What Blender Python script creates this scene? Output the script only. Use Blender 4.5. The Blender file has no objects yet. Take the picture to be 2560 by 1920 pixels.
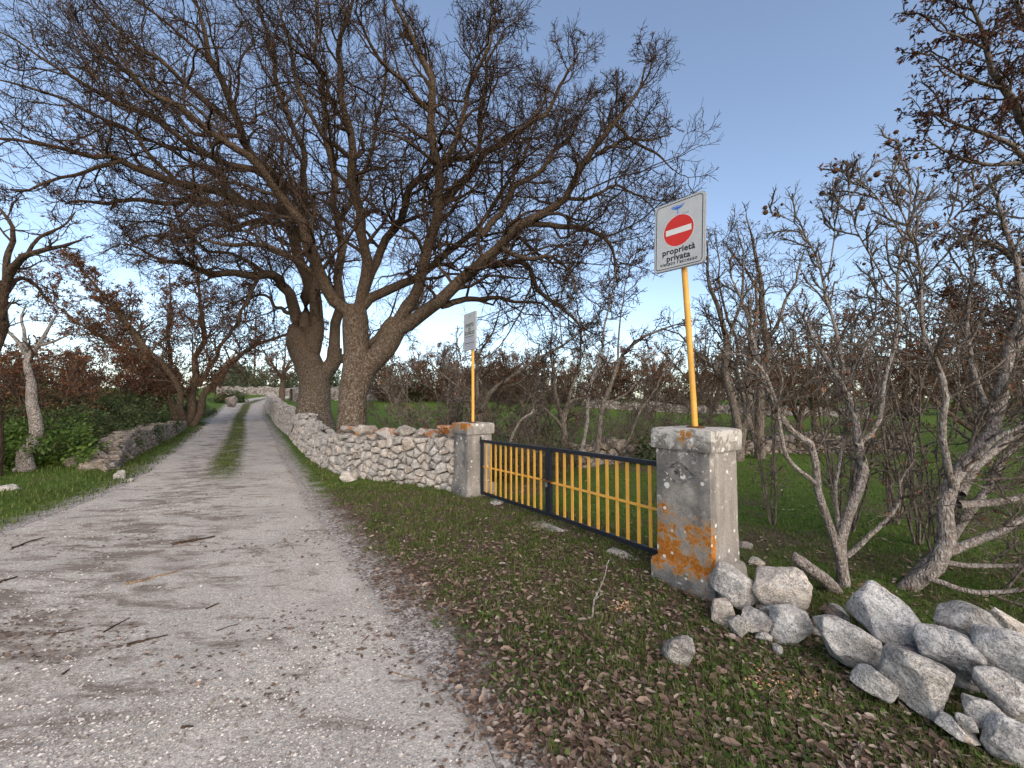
import bpy, bmesh, math, random
import numpy as np
from mathutils import Vector, Matrix, noise as mnoise

SC = bpy.context.scene
COL = SC.collection
PI = math.pi
R = math.radians

# ------------------------------------------------------------------ camera, sky, sun, exposure
EYE = 1.55
PITCH = math.atan(40.0 / 961.0)
cam_d = bpy.data.cameras.new('camera')
cam = bpy.data.objects.new('camera', cam_d)
COL.objects.link(cam)
cam.location = (0, 0, EYE)
cam.rotation_euler = (R(90) + PITCH, 0, 0)
cam_d.sensor_width = 36.0
cam_d.lens = 36.0 * 961.0 / 2560.0
cam_d.clip_start = 0.05
cam_d.clip_end = 3000
SC.camera = cam

SUN_EL, SUN_AZ = 24.0, 158.0          # soft evening light from behind the camera
wd = bpy.data.worlds.new('World')
SC.world = wd
wd.use_nodes = True
wn = wd.node_tree.nodes
wl = wd.node_tree.links
sky = wn.new('ShaderNodeTexSky')
sky.sky_type = 'NISHITA'
sky.sun_disc = False
sky.sun_elevation = R(SUN_EL)
sky.sun_rotation = R(SUN_AZ)
sky.altitude = 300
sky.air_density = 1.0
sky.dust_density = 1.0
sky.ozone_density = 2.2
wn['Background'].inputs['Strength'].default_value = 0.122
hs = wn.new('ShaderNodeHueSaturation')          # camera white balance: a little less blue
hs.inputs['Saturation'].default_value = 0.86
hs.inputs['Value'].default_value = 1.0
wl.new(sky.outputs['Color'], hs.inputs['Color'])
wl.new(hs.outputs['Color'], wn['Background'].inputs['Color'])

sun_d = bpy.data.lights.new('sun', 'SUN')
sun = bpy.data.objects.new('sun', sun_d)
COL.objects.link(sun)
sun_d.energy = 2.3
sun_d.angle = R(100)
sun_d.color = (1.0, 0.82, 0.64)
az = R(SUN_AZ)
sdir = Vector((math.sin(az) * math.cos(R(SUN_EL)), math.cos(az) * math.cos(R(SUN_EL)), math.sin(R(SUN_EL))))
sun.rotation_euler = (-sdir).to_track_quat('-Z', 'Y').to_euler()
sun.location = sdir * 60

SC.view_settings.view_transform = 'Standard'
SC.view_settings.look = 'None'
SC.view_settings.gamma = 1.0
SC.view_settings.use_curve_mapping = False
SC.view_settings.exposure = 1.15
SC.render.engine = 'CYCLES'
SC.cycles.use_denoising = True
SC.cycles.max_bounces = 6
SC.cycles.transparent_max_bounces = 4
SC.render.film_transparent = False

# ------------------------------------------------------------------ helpers
def at(px, py, Y):
    """world point at forward distance Y that lies in the photograph's direction (px, py)"""
    a = (px - 1280.0) / 961.0
    b = (960.0 - py) / 961.0
    t = Y / (math.cos(PITCH) - b * math.sin(PITCH))
    return np.array((t * a, Y, EYE + t * (math.sin(PITCH) + b * math.cos(PITCH))))

def smooth01(a, b, x):
    t = np.clip((x - a) / (b - a), 0, 1)
    return t * t * (3 - 2 * t)

# road edges (x at a given y), traced as ground points: right edge and left edge
RE = np.array([(-30, 14.0), (-8, 4.2), (-3, 2.3), (0, .95), (1.0, .38), (1.65, -.05), (2.16, -.42), (2.66, -.75), (3.4, -1.3), (4.5, -2.12),
               (6.2, -3.35), (8.3, -4.75), (11, -6.6), (14, -8.6), (18, -11.4), (24, -15.6), (33, -21.3), (39, -24.0), (46, -26.0), (60, -25.0)])
LE = np.array([(-30, 2.0), (-8, -7.6), (-3, -6.4), (0, -5.6), (2.5, -5.5), (4.3, -5.8), (5.5, -6.25), (6.8, -6.85), (8.3, -7.75), (9.9, -8.85), (12, -10.25), (16.2, -13.1),
               (21, -16.4), (26, -19.6), (33, -24.3), (39, -27.3), (46, -29.2), (60, -28.5)])

def edgeR(y): return np.interp(y, RE[:, 0], RE[:, 1])
def edgeL(y): return np.interp(y, LE[:, 0], LE[:, 1])

def wob(x, y):
    return (np.sin(x * 2.1 + 1.3 * np.sin(y * 1.7)) * .5 + np.sin(y * 2.9 + x * .7 + 2.0) * .3 + np.sin(x * 5.3 - y * 4.1) * .2)

def hgt(x, y):
    """height of the bare ground"""
    x = np.asarray(x, float); y = np.asarray(y, float)
    ye = np.minimum(y, 75.0)
    k = 1.0 - .5 * smooth01(0, 16, x)
    z = .062 * 3.0 * np.log1p(np.exp(np.clip((ye - 14) / 3.0, -30, 30))) * k
    near = 1 - smooth01(20, 45, np.hypot(x, y))
    z = z + .012 * wob(x, y) * near
    # shallow bank left of the road
    dl = edgeL(y) - x
    z = z + .14 * smooth01(.3, 2.2, dl)
    # verge on the right a touch higher than the wheel track
    dr = x - edgeR(y)
    z = z + .035 * smooth01(.1, .9, dr) * (1 - smooth01(6, 12, y))
    return z

def hroad(x, y):
    # wheel tracks pressed in, low crown between them
    u = (x - edgeL(y)) / (edgeR(y) - edgeL(y))
    return hgt(x, y) + .03 * np.exp(-((u - .5) / .16) ** 2) * smooth01(3, 9, y) + .01 * wob(x * .6, y * .6)

def mesh_np(name, V, F, smooth=False, attrs=None):
    """V (n,3), F (m,3) or (m,4) or list of several such arrays"""
    Fs = F if isinstance(F, list) else [F]
    Fs = [np.asarray(f, np.int32) for f in Fs if len(f)]
    me = bpy.data.meshes.new(name)
    V = np.asarray(V, np.float32)
    me.vertices.add(len(V))
    me.vertices.foreach_set('co', V.ravel())
    nl = sum(f.size for f in Fs)
    npol = sum(len(f) for f in Fs)
    me.loops.add(nl)
    me.polygons.add(npol)
    li = np.concatenate([f.ravel() for f in Fs])
    st = []
    c = 0
    for f in Fs:
        st.append(c + np.arange(len(f)) * f.shape[1])
        c += f.size
    me.loops.foreach_set('vertex_index', li)
    me.polygons.foreach_set('loop_start', np.concatenate(st).astype(np.int32))
    me.polygons.foreach_set('use_smooth', np.full(npol, bool(smooth)))
    me.update(calc_edges=True)
    if attrs:
        for k, a in attrs.items():
            at_ = me.attributes.new(k, 'FLOAT', 'POINT')
            at_.data.foreach_set('value', np.asarray(a, np.float32))
    return me

def obj(name, me, mat=None, parent=None, loc=None):
    o = bpy.data.objects.new(name, me)
    COL.objects.link(o)
    if mat is not None and me is not None and not me.materials:
        me.materials.append(mat)
    if parent is not None:
        o.parent = parent
    if loc is not None:
        o.location = loc
    return o

def tag(o, label=None, cat=None, group=None, kind=None):
    if label: o['label'] = label
    if cat: o['category'] = cat
    if group: o['group'] = group
    if kind: o['kind'] = kind
    return o

def thing(name, label, cat, loc=(0, 0, 0), group=None, rotz=0):
    o = bpy.data.objects.new(name, None)
    COL.objects.link(o)
    o.location = loc
    o.rotation_euler = (0, 0, rotz)
    o.empty_display_size = .1
    return tag(o, label, cat, group, 'thing')

def copy_tree(o, parent=None):
    c = o.copy(); COL.objects.link(c)
    if parent is not None: c.parent = parent
    for ch in list(o.children):
        copy_tree(ch, c)
    return c

def bm_mesh(bm, name, smooth=False):
    me = bpy.data.meshes.new(name)
    bm.to_mesh(me); bm.free()
    if smooth:
        me.polygons.foreach_set('use_smooth', np.ones(len(me.polygons), bool))
    return me

def box_bm(sx, sy, sz, bev=0.0, seg=2, off=(0, 0, 0)):
    bm = bmesh.new()
    bmesh.ops.create_cube(bm, size=1.0)
    bmesh.ops.scale(bm, vec=(sx, sy, sz), verts=bm.verts)
    if bev > 0:
        bmesh.ops.bevel(bm, geom=list(bm.edges), offset=bev, segments=seg, profile=.6, affect='EDGES')
    bmesh.ops.translate(bm, vec=off, verts=bm.verts)
    return bm

def nrm(v):
    return v / np.maximum(np.linalg.norm(v, axis=-1, keepdims=True), 1e-9)

def tubes(P, Rd, S=4, cap=False, seed=0):
    """P (N,K,3) paths, Rd (N,K) radii -> verts, quads"""
    P = np.asarray(P, float); Rd = np.asarray(Rd, float)
    N, K, _ = P.shape
    T = np.empty_like(P)
    T[:, 1:-1] = P[:, 2:] - P[:, :-2]
    T[:, 0] = P[:, 1] - P[:, 0]
    T[:, -1] = P[:, -1] - P[:, -2]
    T = nrm(T)
    d = nrm(P[:, -1] - P[:, 0])
    ref = np.where(np.abs(d[:, 2:3]) < .75, np.array([[0., 0., 1.]]), np.array([[1., 0., 0.]]))[:, None, :]
    U = nrm(ref - (ref * T).sum(-1, keepdims=True) * T)
    W = np.cross(T, U)
    a = np.arange(S) * 2 * PI / S
    ca = np.cos(a)[None, None, :, None]; sa = np.sin(a)[None, None, :, None]
    V = P[:, :, None, :] + Rd[:, :, None, None] * (U[:, :, None, :] * ca + W[:, :, None, :] * sa)
    idx = np.arange(N * K * S).reshape(N, K, S)
    A = idx[:, :-1, :]; B = np.roll(idx, -1, axis=2)[:, :-1, :]
    C = np.roll(idx, -1, axis=2)[:, 1:, :]; D = idx[:, 1:, :]
    F = np.stack([A, B, C, D], -1).reshape(-1, 4)
    return V.reshape(-1, 3), F

def merge(parts):
    Vs, Fs, c = [], [], 0
    for V, F in parts:
        Vs.append(V); Fs.append(F + c); c += len(V)
    return np.concatenate(Vs), Fs

# ------------------------------------------------------------------ materials
def mat_new(name, rough=.9, spec=.2):
    m = bpy.data.materials.new(name)
    m.use_nodes = True
    b = m.node_tree.nodes['Principled BSDF']
    b.inputs['Roughness'].default_value = rough
    b.inputs['Specular IOR Level'].default_value = spec
    return m, m.node_tree.nodes, m.node_tree.links, b

class NT:
    """small helper to wire nodes"""
    def __init__(s, m):
        s.n = m.node_tree.nodes; s.l = m.node_tree.links
        s.b = s.n['Principled BSDF']
        s.tc = s.n.new('ShaderNodeTexCoord')
        s.geo = None
    def pos(s):
        if s.geo is None: s.geo = s.n.new('ShaderNodeNewGeometry')
        return s.geo.outputs['Position']
    def obj(s): return s.tc.outputs['Object']
    def noise(s, vec, scale, detail=4, rough=.6, dist=0.0, out='Fac'):
        t = s.n.new('ShaderNodeTexNoise')
        t.inputs['Scale'].default_value = scale
        t.inputs['Detail'].default_value = detail
        t.inputs['Roughness'].default_value = rough
        t.inputs['Distortion'].default_value = dist
        s.l.new(vec, t.inputs['Vector'])
        return t.outputs[out]
    def vor(s, vec, scale, feature='F1', out='Distance', rnd=1.0):
        t = s.n.new('ShaderNodeTexVoronoi')
        t.feature = feature
        t.inputs['Scale'].default_value = scale
        t.inputs['Randomness'].default_value = rnd
        s.l.new(vec, t.inputs['Vector'])
        return t.outputs[out]
    def ramp(s, fac, stops, interp='LINEAR'):
        r = s.n.new('ShaderNodeValToRGB')
        r.color_ramp.interpolation = interp
        e = r.color_ramp.elements
        while len(e) < len(stops): e.new(.5)
        for i, (p, c) in enumerate(stops):
            e[i].position = p
            if not hasattr(c, '__len__'): c = (c, c, c)
            e[i].color = (c[0], c[1], c[2], 1)
        s.l.new(fac, r.inputs['Fac'])
        return r.outputs['Color']
    def mix(s, fac, a, b, mode='MIX'):
        m = s.n.new('ShaderNodeMix'); m.data_type = 'RGBA'; m.blend_type = mode
        for sock, v in ((m.inputs[0], fac), (m.inputs[6], a), (m.inputs[7], b)):
            if hasattr(v, 'links') or isinstance(v, bpy.types.NodeSocket): s.l.new(v, sock)
            elif hasattr(v, '__len__'): sock.default_value = (v[0], v[1], v[2], 1)
            else: sock.default_value = v
        return m.outputs[2]
    def math(s, op, a, b=0.0, clamp=False):
        m = s.n.new('ShaderNodeMath'); m.operation = op; m.use_clamp = clamp
        for sock, v in ((m.inputs[0], a), (m.inputs[1], b)):
            if isinstance(v, bpy.types.NodeSocket): s.l.new(v, sock)
            else: sock.default_value = v
        return m.outputs[0]
    def attr(s, name):
        a = s.n.new('ShaderNodeAttribute'); a.attribute_name = name
        return a.outputs['Fac']
    def rnd(s):
        o = s.n.new('ShaderNodeObjectInfo'); return o.outputs['Random']
    def shift(s, vec, amount=37.0):
        """object coordinates moved by the object's random number, so that alike pieces differ"""
        o = s.n.new('ShaderNodeObjectInfo')
        v = s.n.new('ShaderNodeVectorMath'); v.operation = 'ADD'
        c = s.n.new('ShaderNodeCombineXYZ')
        r = s.math('MULTIPLY', o.outputs['Random'], amount)
        for i in range(3): s.l.new(r, c.inputs[i])
        s.l.new(vec, v.inputs[0]); s.l.new(c.outputs[0], v.inputs[1])
        return v.outputs[0]
    def map(s, vec, scale=(1, 1, 1), rot=(0, 0, 0), loc=(0, 0, 0)):
        m = s.n.new('ShaderNodeMapping')
        m.inputs['Scale'].default_value = scale; m.inputs['Rotation'].default_value = rot; m.inputs['Location'].default_value = loc
        s.l.new(vec, m.inputs['Vector']); return m.outputs[0]
    def sep(s, vec):
        m = s.n.new('ShaderNodeSeparateXYZ'); s.l.new(vec, m.inputs[0]); return m.outputs
    def col(s, c): s.l.new(c, s.b.inputs['Base Color'])
    def bump(s, h, strength=.5, dist=.02):
        b = s.n.new('ShaderNodeBump')
        b.inputs['Strength'].default_value = strength; b.inputs['Distance'].default_value = dist
        s.l.new(h, b.inputs['Height']); s.l.new(b.outputs[0], s.b.inputs['Normal'])

def plain(name, c, rough=.8, spec=.2, var=.25, scale=8.0, metal=0.0):
    m, n, l, b = mat_new(name, rough, spec)
    t = NT(m)
    f = t.noise(t.obj(), scale, 4)
    t.col(t.ramp(f, [(.3, tuple(x * (1 - var) for x in c)), (.7, tuple(min(1, x * (1 + var)) for x in c))]))
    b.inputs['Metallic'].default_value = metal
    return m

def stone_mat(name, base, dark, orange=.0, white=.5, black=.3, om=.6):
    m, n, l, b = mat_new(name, .92, .15)
    t = NT(m)
    v = t.shift(t.obj())
    big = t.noise(v, 5.0, 5, .65)
    c = t.ramp(big, [(.34, dark), (.5, base), (.66, tuple(min(1, x * 1.25) for x in base))])
    # each stone a little lighter, darker or warmer
    r = t.rnd()
    c = t.mix(1.0, c, t.ramp(r, [(0, (.72, .70, .68)), (.35, (.98, .95, .92)), (.6, (1.1, 1.0, .9)), (.8, (.88, .9, .93)), (1, (1.12, 1.1, 1.08))]), 'MULTIPLY')
    fine = t.noise(v, 60.0, 6, .7)
    c = t.mix(1.0, c, t.ramp(fine, [(.32, .42), (.5, .95), (.66, 1.28)]), 'MULTIPLY')
    grain = t.noise(v, 170.0, 3, .7)
    c = t.mix(1.0, c, t.ramp(grain, [(.34, .55), (.5, 1.0), (.66, 1.25)]), 'MULTIPLY')
    # pale crusty lichen
    wl_ = t.math('MULTIPLY', t.ramp(t.noise(v, 16.0, 5, .7, .6), [(.52, 0), (.6, 1)]), white)
    c = t.mix(wl_, c, (.52, .51, .48))
    # black specks
    bs = t.math('MULTIPLY', t.ramp(t.vor(v, 55.0), [(.10, 1), (.2, 0)]), t.ramp(t.noise(v, 6.0, 3), [(.5, 0), (.58, 1)]))
    c = t.mix(t.math('MULTIPLY', bs, black), c, (.02, .02, .022))
    if orange > 0:
        om_ = t.math('MULTIPLY', t.ramp(t.noise(v, 4.2, 6, .72, .3), [(om, 0), (om + .06, 1)]), t.ramp(t.noise(v, 28.0, 4), [(.38, .2), (.52, 1)]))
        c = t.mix(t.math('MULTIPLY', om_, orange), c, (.36, .125, .02))
    t.col(c)
    h = t.math('ADD', t.math('MULTIPLY', big, .5), t.math('ADD', t.math('MULTIPLY', fine, .22), t.math('MULTIPLY', t.noise(v, 18.0, 5, .7), .5)))
    cr = t.ramp(t.noise(t.map(v, (1, 1, 1.5), (.4, .3, 0)), 6.0, 6, .7, .4), [(.44, 0), (.5, 1), (.56, 0)])
    h = t.math('SUBTRACT', h, t.math('MULTIPLY', cr, .16))
    t.bump(h, 1.0, .045)
    return m

M = {}
M['stone'] = stone_mat('limestone', (.50, .49, .47), (.30, .29, .275), orange=.5, white=.6, black=.85)
M['wall_stone'] = stone_mat('wall_limestone', (.49, .465, .44), (.26, .24, .22), orange=.2, white=.6, black=.4)
M['cope_stone'] = stone_mat('cope_limestone', (.42, .39, .36), (.24, .22, .2), orange=1.0, white=.6, black=.35, om=.53)
M['old_stone'] = stone_mat('dark_field_stone', (.27, .235, .205), (.14, .12, .1), orange=.1, white=.35, black=.2)  # darker, browner stone for the low walls and rubble
M['rubble_core'] = plain('rubble_core', (.07, .06, .05), .95, .05, .5, 14)
M['black_paint'] = plain('black_gate_paint', (.012, .014, .02), .45, .35, .3, 30)
M['white_paint'] = plain('white_paint', (.62, .62, .6), .5, .3, .06, 9)
M['sign_back'] = plain('sign_back', (.32, .33, .34), .5, .4, .12, 6, .3)
M['ink_black'] = plain('ink_black', (.012, .012, .014), .5, .3, .1)
M['ink_red'] = plain('ink_red', (.52, .03, .022), .45, .3, .1, 5)
M['ink_blue'] = plain('ink_blue', (.05, .16, .55), .5, .3, .12)
M['ink_grey'] = plain('ink_grey', (.25, .28, .42), .5, .3, .12)
M['rust'] = plain('rust', (.11, .055, .025), .9, .1, .5, 25)
M['steel'] = plain('galvanised_steel', (.25, .24, .22), .5, .5, .3, 40, .6)
M['fruit'] = plain('medlar_fruit', (.085, .04, .02), .75, .2, .5, 60)

def paint_yellow():
    m, n, l, b = mat_new('yellow_paint', .5, .35)
    t = NT(m)
    v = t.pos()
    c = t.ramp(t.noise(v, 7.0, 4), [(.3, (.60, .305, .045)), (.7, (.70, .38, .075))])
    chip = t.ramp(t.noise(v, 45.0, 4, .7), [(.70, 0), (.735, 1)])
    c = t.mix(t.math('MULTIPLY', chip, .75), c, (.16, .085, .035))
    c = t.mix(t.math('MULTIPLY', t.ramp(t.noise(v, 3.0, 5, .7), [(.5, 0), (.75, 1)]), .35), c, (.38, .2, .06))
    t.col(c); t.bump(t.noise(v, 90, 3), .12, .004)
    return m
M['yellow'] = paint_yellow()

def sign_face():
    m, n, l, b = mat_new('sign_face_white', .42, .4)
    t = NT(m)
    v = t.obj()
    c = t.ramp(t.noise(v, 6.0, 5, .65), [(.3, (.38, .395, .405)), (.7, (.46, .47, .475))])
    s_ = t.ramp(t.noise(t.map(v, (40, 40, 3)), 1.0, 4), [(.55, 0), (.8, 1)])
    c = t.mix(t.math('MULTIPLY', s_, .25), c, (.3, .29, .26))
    t.col(c)
    return m
M['sign'] = sign_face()

def bark_mat(name, base, dark, lich, lich_amt=.5, zfade=None, moss=0.0, scale=1.0, yellow=0.0):
    m, n, l, b = mat_new(name, .95, .08)
    t = NT(m)
    v = t.pos()
    ve = t.map(v, (1, 1, .28))
    f = t.noise(ve, 26.0 * scale, 6, .7, .4)
    c = t.ramp(f, [(.33, dark), (.52, base), (.72, tuple(min(1, x * 1.5) for x in base))])
    lm = t.ramp(t.noise(v, 15.0 * scale, 7, .76, .5), [(.47, 0), (.66, 1)])
    lm = t.math('MULTIPLY', lm, lich_amt)
    if zfade:
        z = t.sep(v)[2]
        mr = n.new('ShaderNodeMapRange'); mr.inputs[1].default_value = zfade[0]; mr.inputs[2].default_value = zfade[1]
        mr.inputs[3].default_value = 1.0; mr.inputs[4].default_value = zfade[2]
        l.new(z, mr.inputs[0])
        lm = t.math('MULTIPLY', lm, mr.outputs[0])
    c = t.mix(lm, c, lich)
    if moss > 0:
        mm = t.math('MULTIPLY', t.ramp(t.noise(v, 3.0, 5, .7), [(.55, 0), (.66, 1)]), moss)
        c = t.mix(mm, c, (.07, .065, .02))
    if yellow > 0:
        mm = t.math('MULTIPLY', t.ramp(t.noise(v, 9.0, 4, .7), [(.64, 0), (.68, 1)]), yellow)
        c = t.mix(mm, c, (.32, .2, .03))
    t.col(c)
    t.bump(t.math('ADD', f, t.math('MULTIPLY', t.vor(ve, 22.0 * scale, 'DISTANCE_TO_EDGE'), 1.2)), .9, .05)
    return m
M['bark_oak'] = bark_mat('oak_bark', (.108, .074, .05), (.03, .021, .014), (.44, .41, .36), .8, (1.0, 4.2, .15), .3, 1.5)
M['bark_twig'] = bark_mat('oak_twig_bark', (.072, .047, .033), (.036, .024, .017), (.22, .2, .17), .22, None, 0)
M['bark_brown'] = bark_mat('brown_bark', (.125, .088, .06), (.05, .034, .024), (.3, .27, .23), .3)
M['bark_pale'] = bark_mat('pale_lichen_bark', (.28, .235, .205), (.10, .078, .065), (.58, .56, .53), 1.0, None, .15, 2.2, .35)
M['bark_grey'] = bark_mat('grey_hedge_bark', (.15, .122, .10), (.065, .05, .04), (.36, .34, .3), .5)

def leaf_mat(name, cols, rough=.7, trans=.25):
    m, n, l, b = mat_new(name, rough, .2)
    t = NT(m)
    r = t.attr('rnd')
    k = len(cols)
    c = t.ramp(r, [(i / max(1, k - 1), cc) for i, cc in enumerate(cols)])
    t.col(c)
    if trans > 0:
        tr = n.new('ShaderNodeBsdfTranslucent'); l.new(c, tr.inputs['Color'])
        mx = n.new('ShaderNodeMixShader'); mx.inputs[0].default_value = trans
        l.new(b.outputs[0], mx.inputs[1]); l.new(tr.outputs[0], mx.inputs[2])
        l.new(mx.outputs[0], n['Material Output'].inputs['Surface'])
    return m
M['leaf_brown'] = leaf_mat('dead_oak_leaf', [(.08, .032, .018), (.13, .052, .027), (.19, .082, .042), (.27, .14, .075)])
M['leaf_dark'] = leaf_mat('dark_dead_leaf', [(.035, .016, .011), (.06, .026, .016), (.09, .04, .022), (.15, .07, .035)])
M['leaf_litter'] = leaf_mat('fallen_leaf', [(.075, .05, .036), (.125, .083, .062), (.18, .122, .09), (.25, .18, .14), (.36, .3, .25)], .8, .1)
M['grass'] = leaf_mat('grass_blade', [(.045, .07, .016), (.07, .108, .024), (.10, .14, .034), (.15, .165, .055), (.26, .22, .12)], .6, .3)
M['field_grass'] = leaf_mat('field_grass_blade', [(.055, .085, .02), (.08, .118, .028), (.11, .145, .04), (.17, .165, .075)], .6, .3)
M['leaf_green'] = leaf_mat('evergreen_leaf', [(.022, .036, .014), (.036, .056, .02), (.058, .08, .028), (.095, .115, .042)], .5, .15)
M['leaf_bramble'] = leaf_mat('bramble_leaf', [(.03, .055, .014), (.055, .095, .02), (.09, .15, .03), (.15, .22, .05)], .6, .3)
M['leaf_olive'] = leaf_mat('olive_leaf', [(.05, .06, .035), (.08, .095, .05), (.12, .13, .075)], .6, .2)

# ------------------------------------------------------------------ ground and road
def litter_amount(x, y):
    """1 where fallen leaves cover the soil, 0 where the green field is"""
    # gate line from right pillar (1.55,3.27) to left pillar (-.64,6.32): signed distance, + is the road side
    gx, gy = -.583, .812
    d = (x - 1.55) * (-.812) + (y - 3.27) * (-.583)
    a = smooth01(-1.2, .5, d)
    a = a * (1 - smooth01(5, 7.5, y) * .75)
    # thin grass and old leaves under the shrubs just inside the gate
    inside = (1 - smooth01(9, 15, np.hypot(x, y))) * (1 - smooth01(-.6, .2, d))
    a = np.maximum(a, inside * (.36 + .22 * wob(x * .9 + 1, y * .9)))
    a = np.where(x < edgeL(y), .25 + .2 * wob(x, y), a)
    return np.clip(a + .12 * wob(x * 1.3, y * 1.3), 0, 1)

def ground():
    n = 240
    u = np.linspace(-1, 1, n)
    g = np.sinh(5.4 * u) / math.sinh(5.4)
    xs = g * 520 - 1.0
    ys = g * 520 + 5.0
    X, Y = np.meshgrid(xs, ys, indexing='ij')
    Z = hgt(X, Y)
    # sunk a little under the road sheet
    inn = smooth01(.02, .35, np.minimum(X - edgeL(Y), edgeR(Y) - X)) * smooth01(62, 50, Y)
    Z = Z - .09 * inn
    V = np.stack([X, Y, Z], -1).reshape(-1, 3)
    idx = np.arange(n * n).reshape(n, n)
    F = np.stack([idx[:-1, :-1], idx[1:, :-1], idx[1:, 1:], idx[:-1, 1:]], -1).reshape(-1, 4)
    m, nn, l, b = mat_new('earth_and_grass', .95, .05)
    t = NT(m)
    v = t.pos()
    lit = t.attr('litter')
    n1 = t.noise(v, 2.2, 6, .65)
    n2 = t.noise(v, 28.0, 5, .7)
    soil = t.ramp(n2, [(.3, (.07, .05, .037)), (.55, (.12, .088, .066)), (.75, (.18, .14, .11))])
    green = t.ramp(t.noise(v, 14.0, 6, .7), [(.3, (.045, .072, .016)), (.55, (.082, .138, .026)), (.75, (.12, .175, .04))])
    green = t.mix(t.ramp(t.noise(v, .35, 4), [(.45, 0), (.7, .55)]), green, (.075, .10, .022))
    fac = t.ramp(t.math('ADD', lit, t.math('MULTIPLY', t.math('SUBTRACT', n1, .5), .9)), [(.35, 0), (.62, 1)])
    c = t.mix(fac, green, soil)
    # grit thrown out from the track on to its margins
    rd = t.attr('road_d')
    gf = t.ramp(t.math('ADD', rd, t.math('MULTIPLY', t.math('SUBTRACT', t.noise(v, 5.0, 6, .72), .5), 1.1)), [(.12, 1), (.5, 0)])
    gritc = t.ramp(t.sep(t.vor(v, 75.0, out='Color'))[0], [(0, (.13, .115, .1)), (.5, (.29, .265, .245)), (.9, (.5, .47, .44))])
    c = t.mix(gf, c, gritc)
    t.col(c)
    t.bump(n2, .8, .04)
    me = mesh_np('ground', V, F, True, {'litter': litter_amount(X, Y).ravel(), 'road_d': np.clip(np.maximum(X - edgeR(Y), edgeL(Y) - X), -1, 2).ravel()})
    o = obj('ground', me, m)
    tag(o, 'green field and leaf strewn verge', kind='structure')
ground()

def road():
    ys = np.concatenate([np.linspace(-14, 0, 15)[:-1], np.linspace(0, 12, 130)[:-1], np.linspace(12, 58, 130)])
    nu = 61
    us = np.linspace(0, 1, nu)
    Yg, Ug = np.meshgrid(ys, us, indexing='ij')
    # ragged margins
    jag = .06 * wob(Yg * 1.7, Yg * .9 + 2) + .03 * wob(Yg * 6.1 + 1, Yg * 5.3)
    XL = edgeL(Yg) - .1 - jag
    XR = edgeR(Yg) + .08 + jag * .8
    X = XL + (XR - XL) * Ug
    Z = hroad(X, Yg) + .006
    em = np.minimum(Ug, 1 - Ug) * (XR - XL)
    Z = Z - .035 * (1 - smooth01(0, .12, em))
    V = np.stack([X, Yg, Z], -1).reshape(-1, 3)
    idx = np.arange(len(ys) * nu).reshape(len(ys), nu)
    F = np.stack([idx[:-1, :-1], idx[:-1, 1:], idx[1:, 1:], idx[1:, :-1]], -1).reshape(-1, 4)
    ws = np.cumsum(np.r_[0, np.hypot(np.diff(ys), np.diff(edgeR(ys)))])
    m, nn, l, b = mat_new('gravel_track', .95, .1)
    t = NT(m)
    v = t.pos()
    u = t.attr('u'); s_ = t.attr('s')
    n1 = t.noise(v, 1.1, 6, .65, .3)
    # leaf crumbs and mud drift in streaks that lie across the track
    vs = t.map(v, (1.0, 3.2, 1), (0, 0, R(-12)))
    st = t.noise(vs, 1.9, 7, .72, .5)
    fine = t.noise(v, 90.0, 4, .7)
    grit = t.vor(v, 120.0, out='Color')
    base = t.ramp(n1, [(.3, (.36, .335, .30)), (.5, (.45, .42, .38)), (.7, (.52, .49, .445))])
    pink = t.ramp(t.noise(v, .8, 4), [(.5, 0), (.7, .5)])
    base = t.mix(pink, base, (.40, .345, .30))
    gv = t.sep(grit)[0]
    base = t.mix(1.0, base, t.ramp(gv, [(0, .68), (.5, .97), (.85, 1.08), (.97, 1.4)]), 'MULTIPLY')
    mband = t.math('MULTIPLY', t.ramp(t.math('ABSOLUTE', t.math('SUBTRACT', u, .42)), [(.08, .085), (.32, 0)]), 1.0)
    mud = t.ramp(t.math('ADD', st, mband), [(.53, 0), (.66, .8)])
    base = t.mix(mud, base, t.ramp(fine, [(.3, (.085, .062, .048)), (.7, (.20, .155, .125))]))
    # soil and moss on the margins and on the crown between the wheel tracks
    edge = t.math('ADD', t.math('ABSOLUTE', t.math('SUBTRACT', u, .5)), t.math('MULTIPLY', t.math('SUBTRACT', n1, .5), .16))
    edge = t.math('ADD', edge, t.math('MULTIPLY', t.math('SUBTRACT', t.noise(v, 6.0, 6, .72), .5), .22))
    e1 = t.ramp(edge, [(.47, 0), (.60, .6)])
    base = t.mix(e1, base, t.ramp(fine, [(.3, (.075, .056, .042)), (.7, (.17, .132, .104))]))
    crown = t.math('MULTIPLY', t.ramp(t.math('ABSOLUTE', t.math('SUBTRACT', u, .53)), [(.06, 1), (.15, 0)]), t.ramp(s_, [(.55, 0), (.62, 1)]))
    crown = t.math('MULTIPLY', crown, t.ramp(t.noise(v, 3.0, 5, .7), [(.32, 0), (.5, 1)]))
    base = t.mix(crown, base, (.075, .085, .03))
    t.col(base)
    h = t.math('ADD', t.math('MULTIPLY', gv, .5), t.math('ADD', t.math('MULTIPLY', fine, .5), t.noise(v, 25, 5, .7)))
    t.bump(h, .7, .02)
    # u across, s along (0 at the near end, 1 from about 20 m on)
    me = mesh_np('road', V, F, True, {'u': Ug.ravel(), 's': np.repeat(np.clip((ys + 10) / 30, 0, 1), nu)})
    o = obj('road', me, m)
    tag(o, 'pale gravel track with a grassy strip between its wheel ruts', kind='structure')
road()

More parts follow.
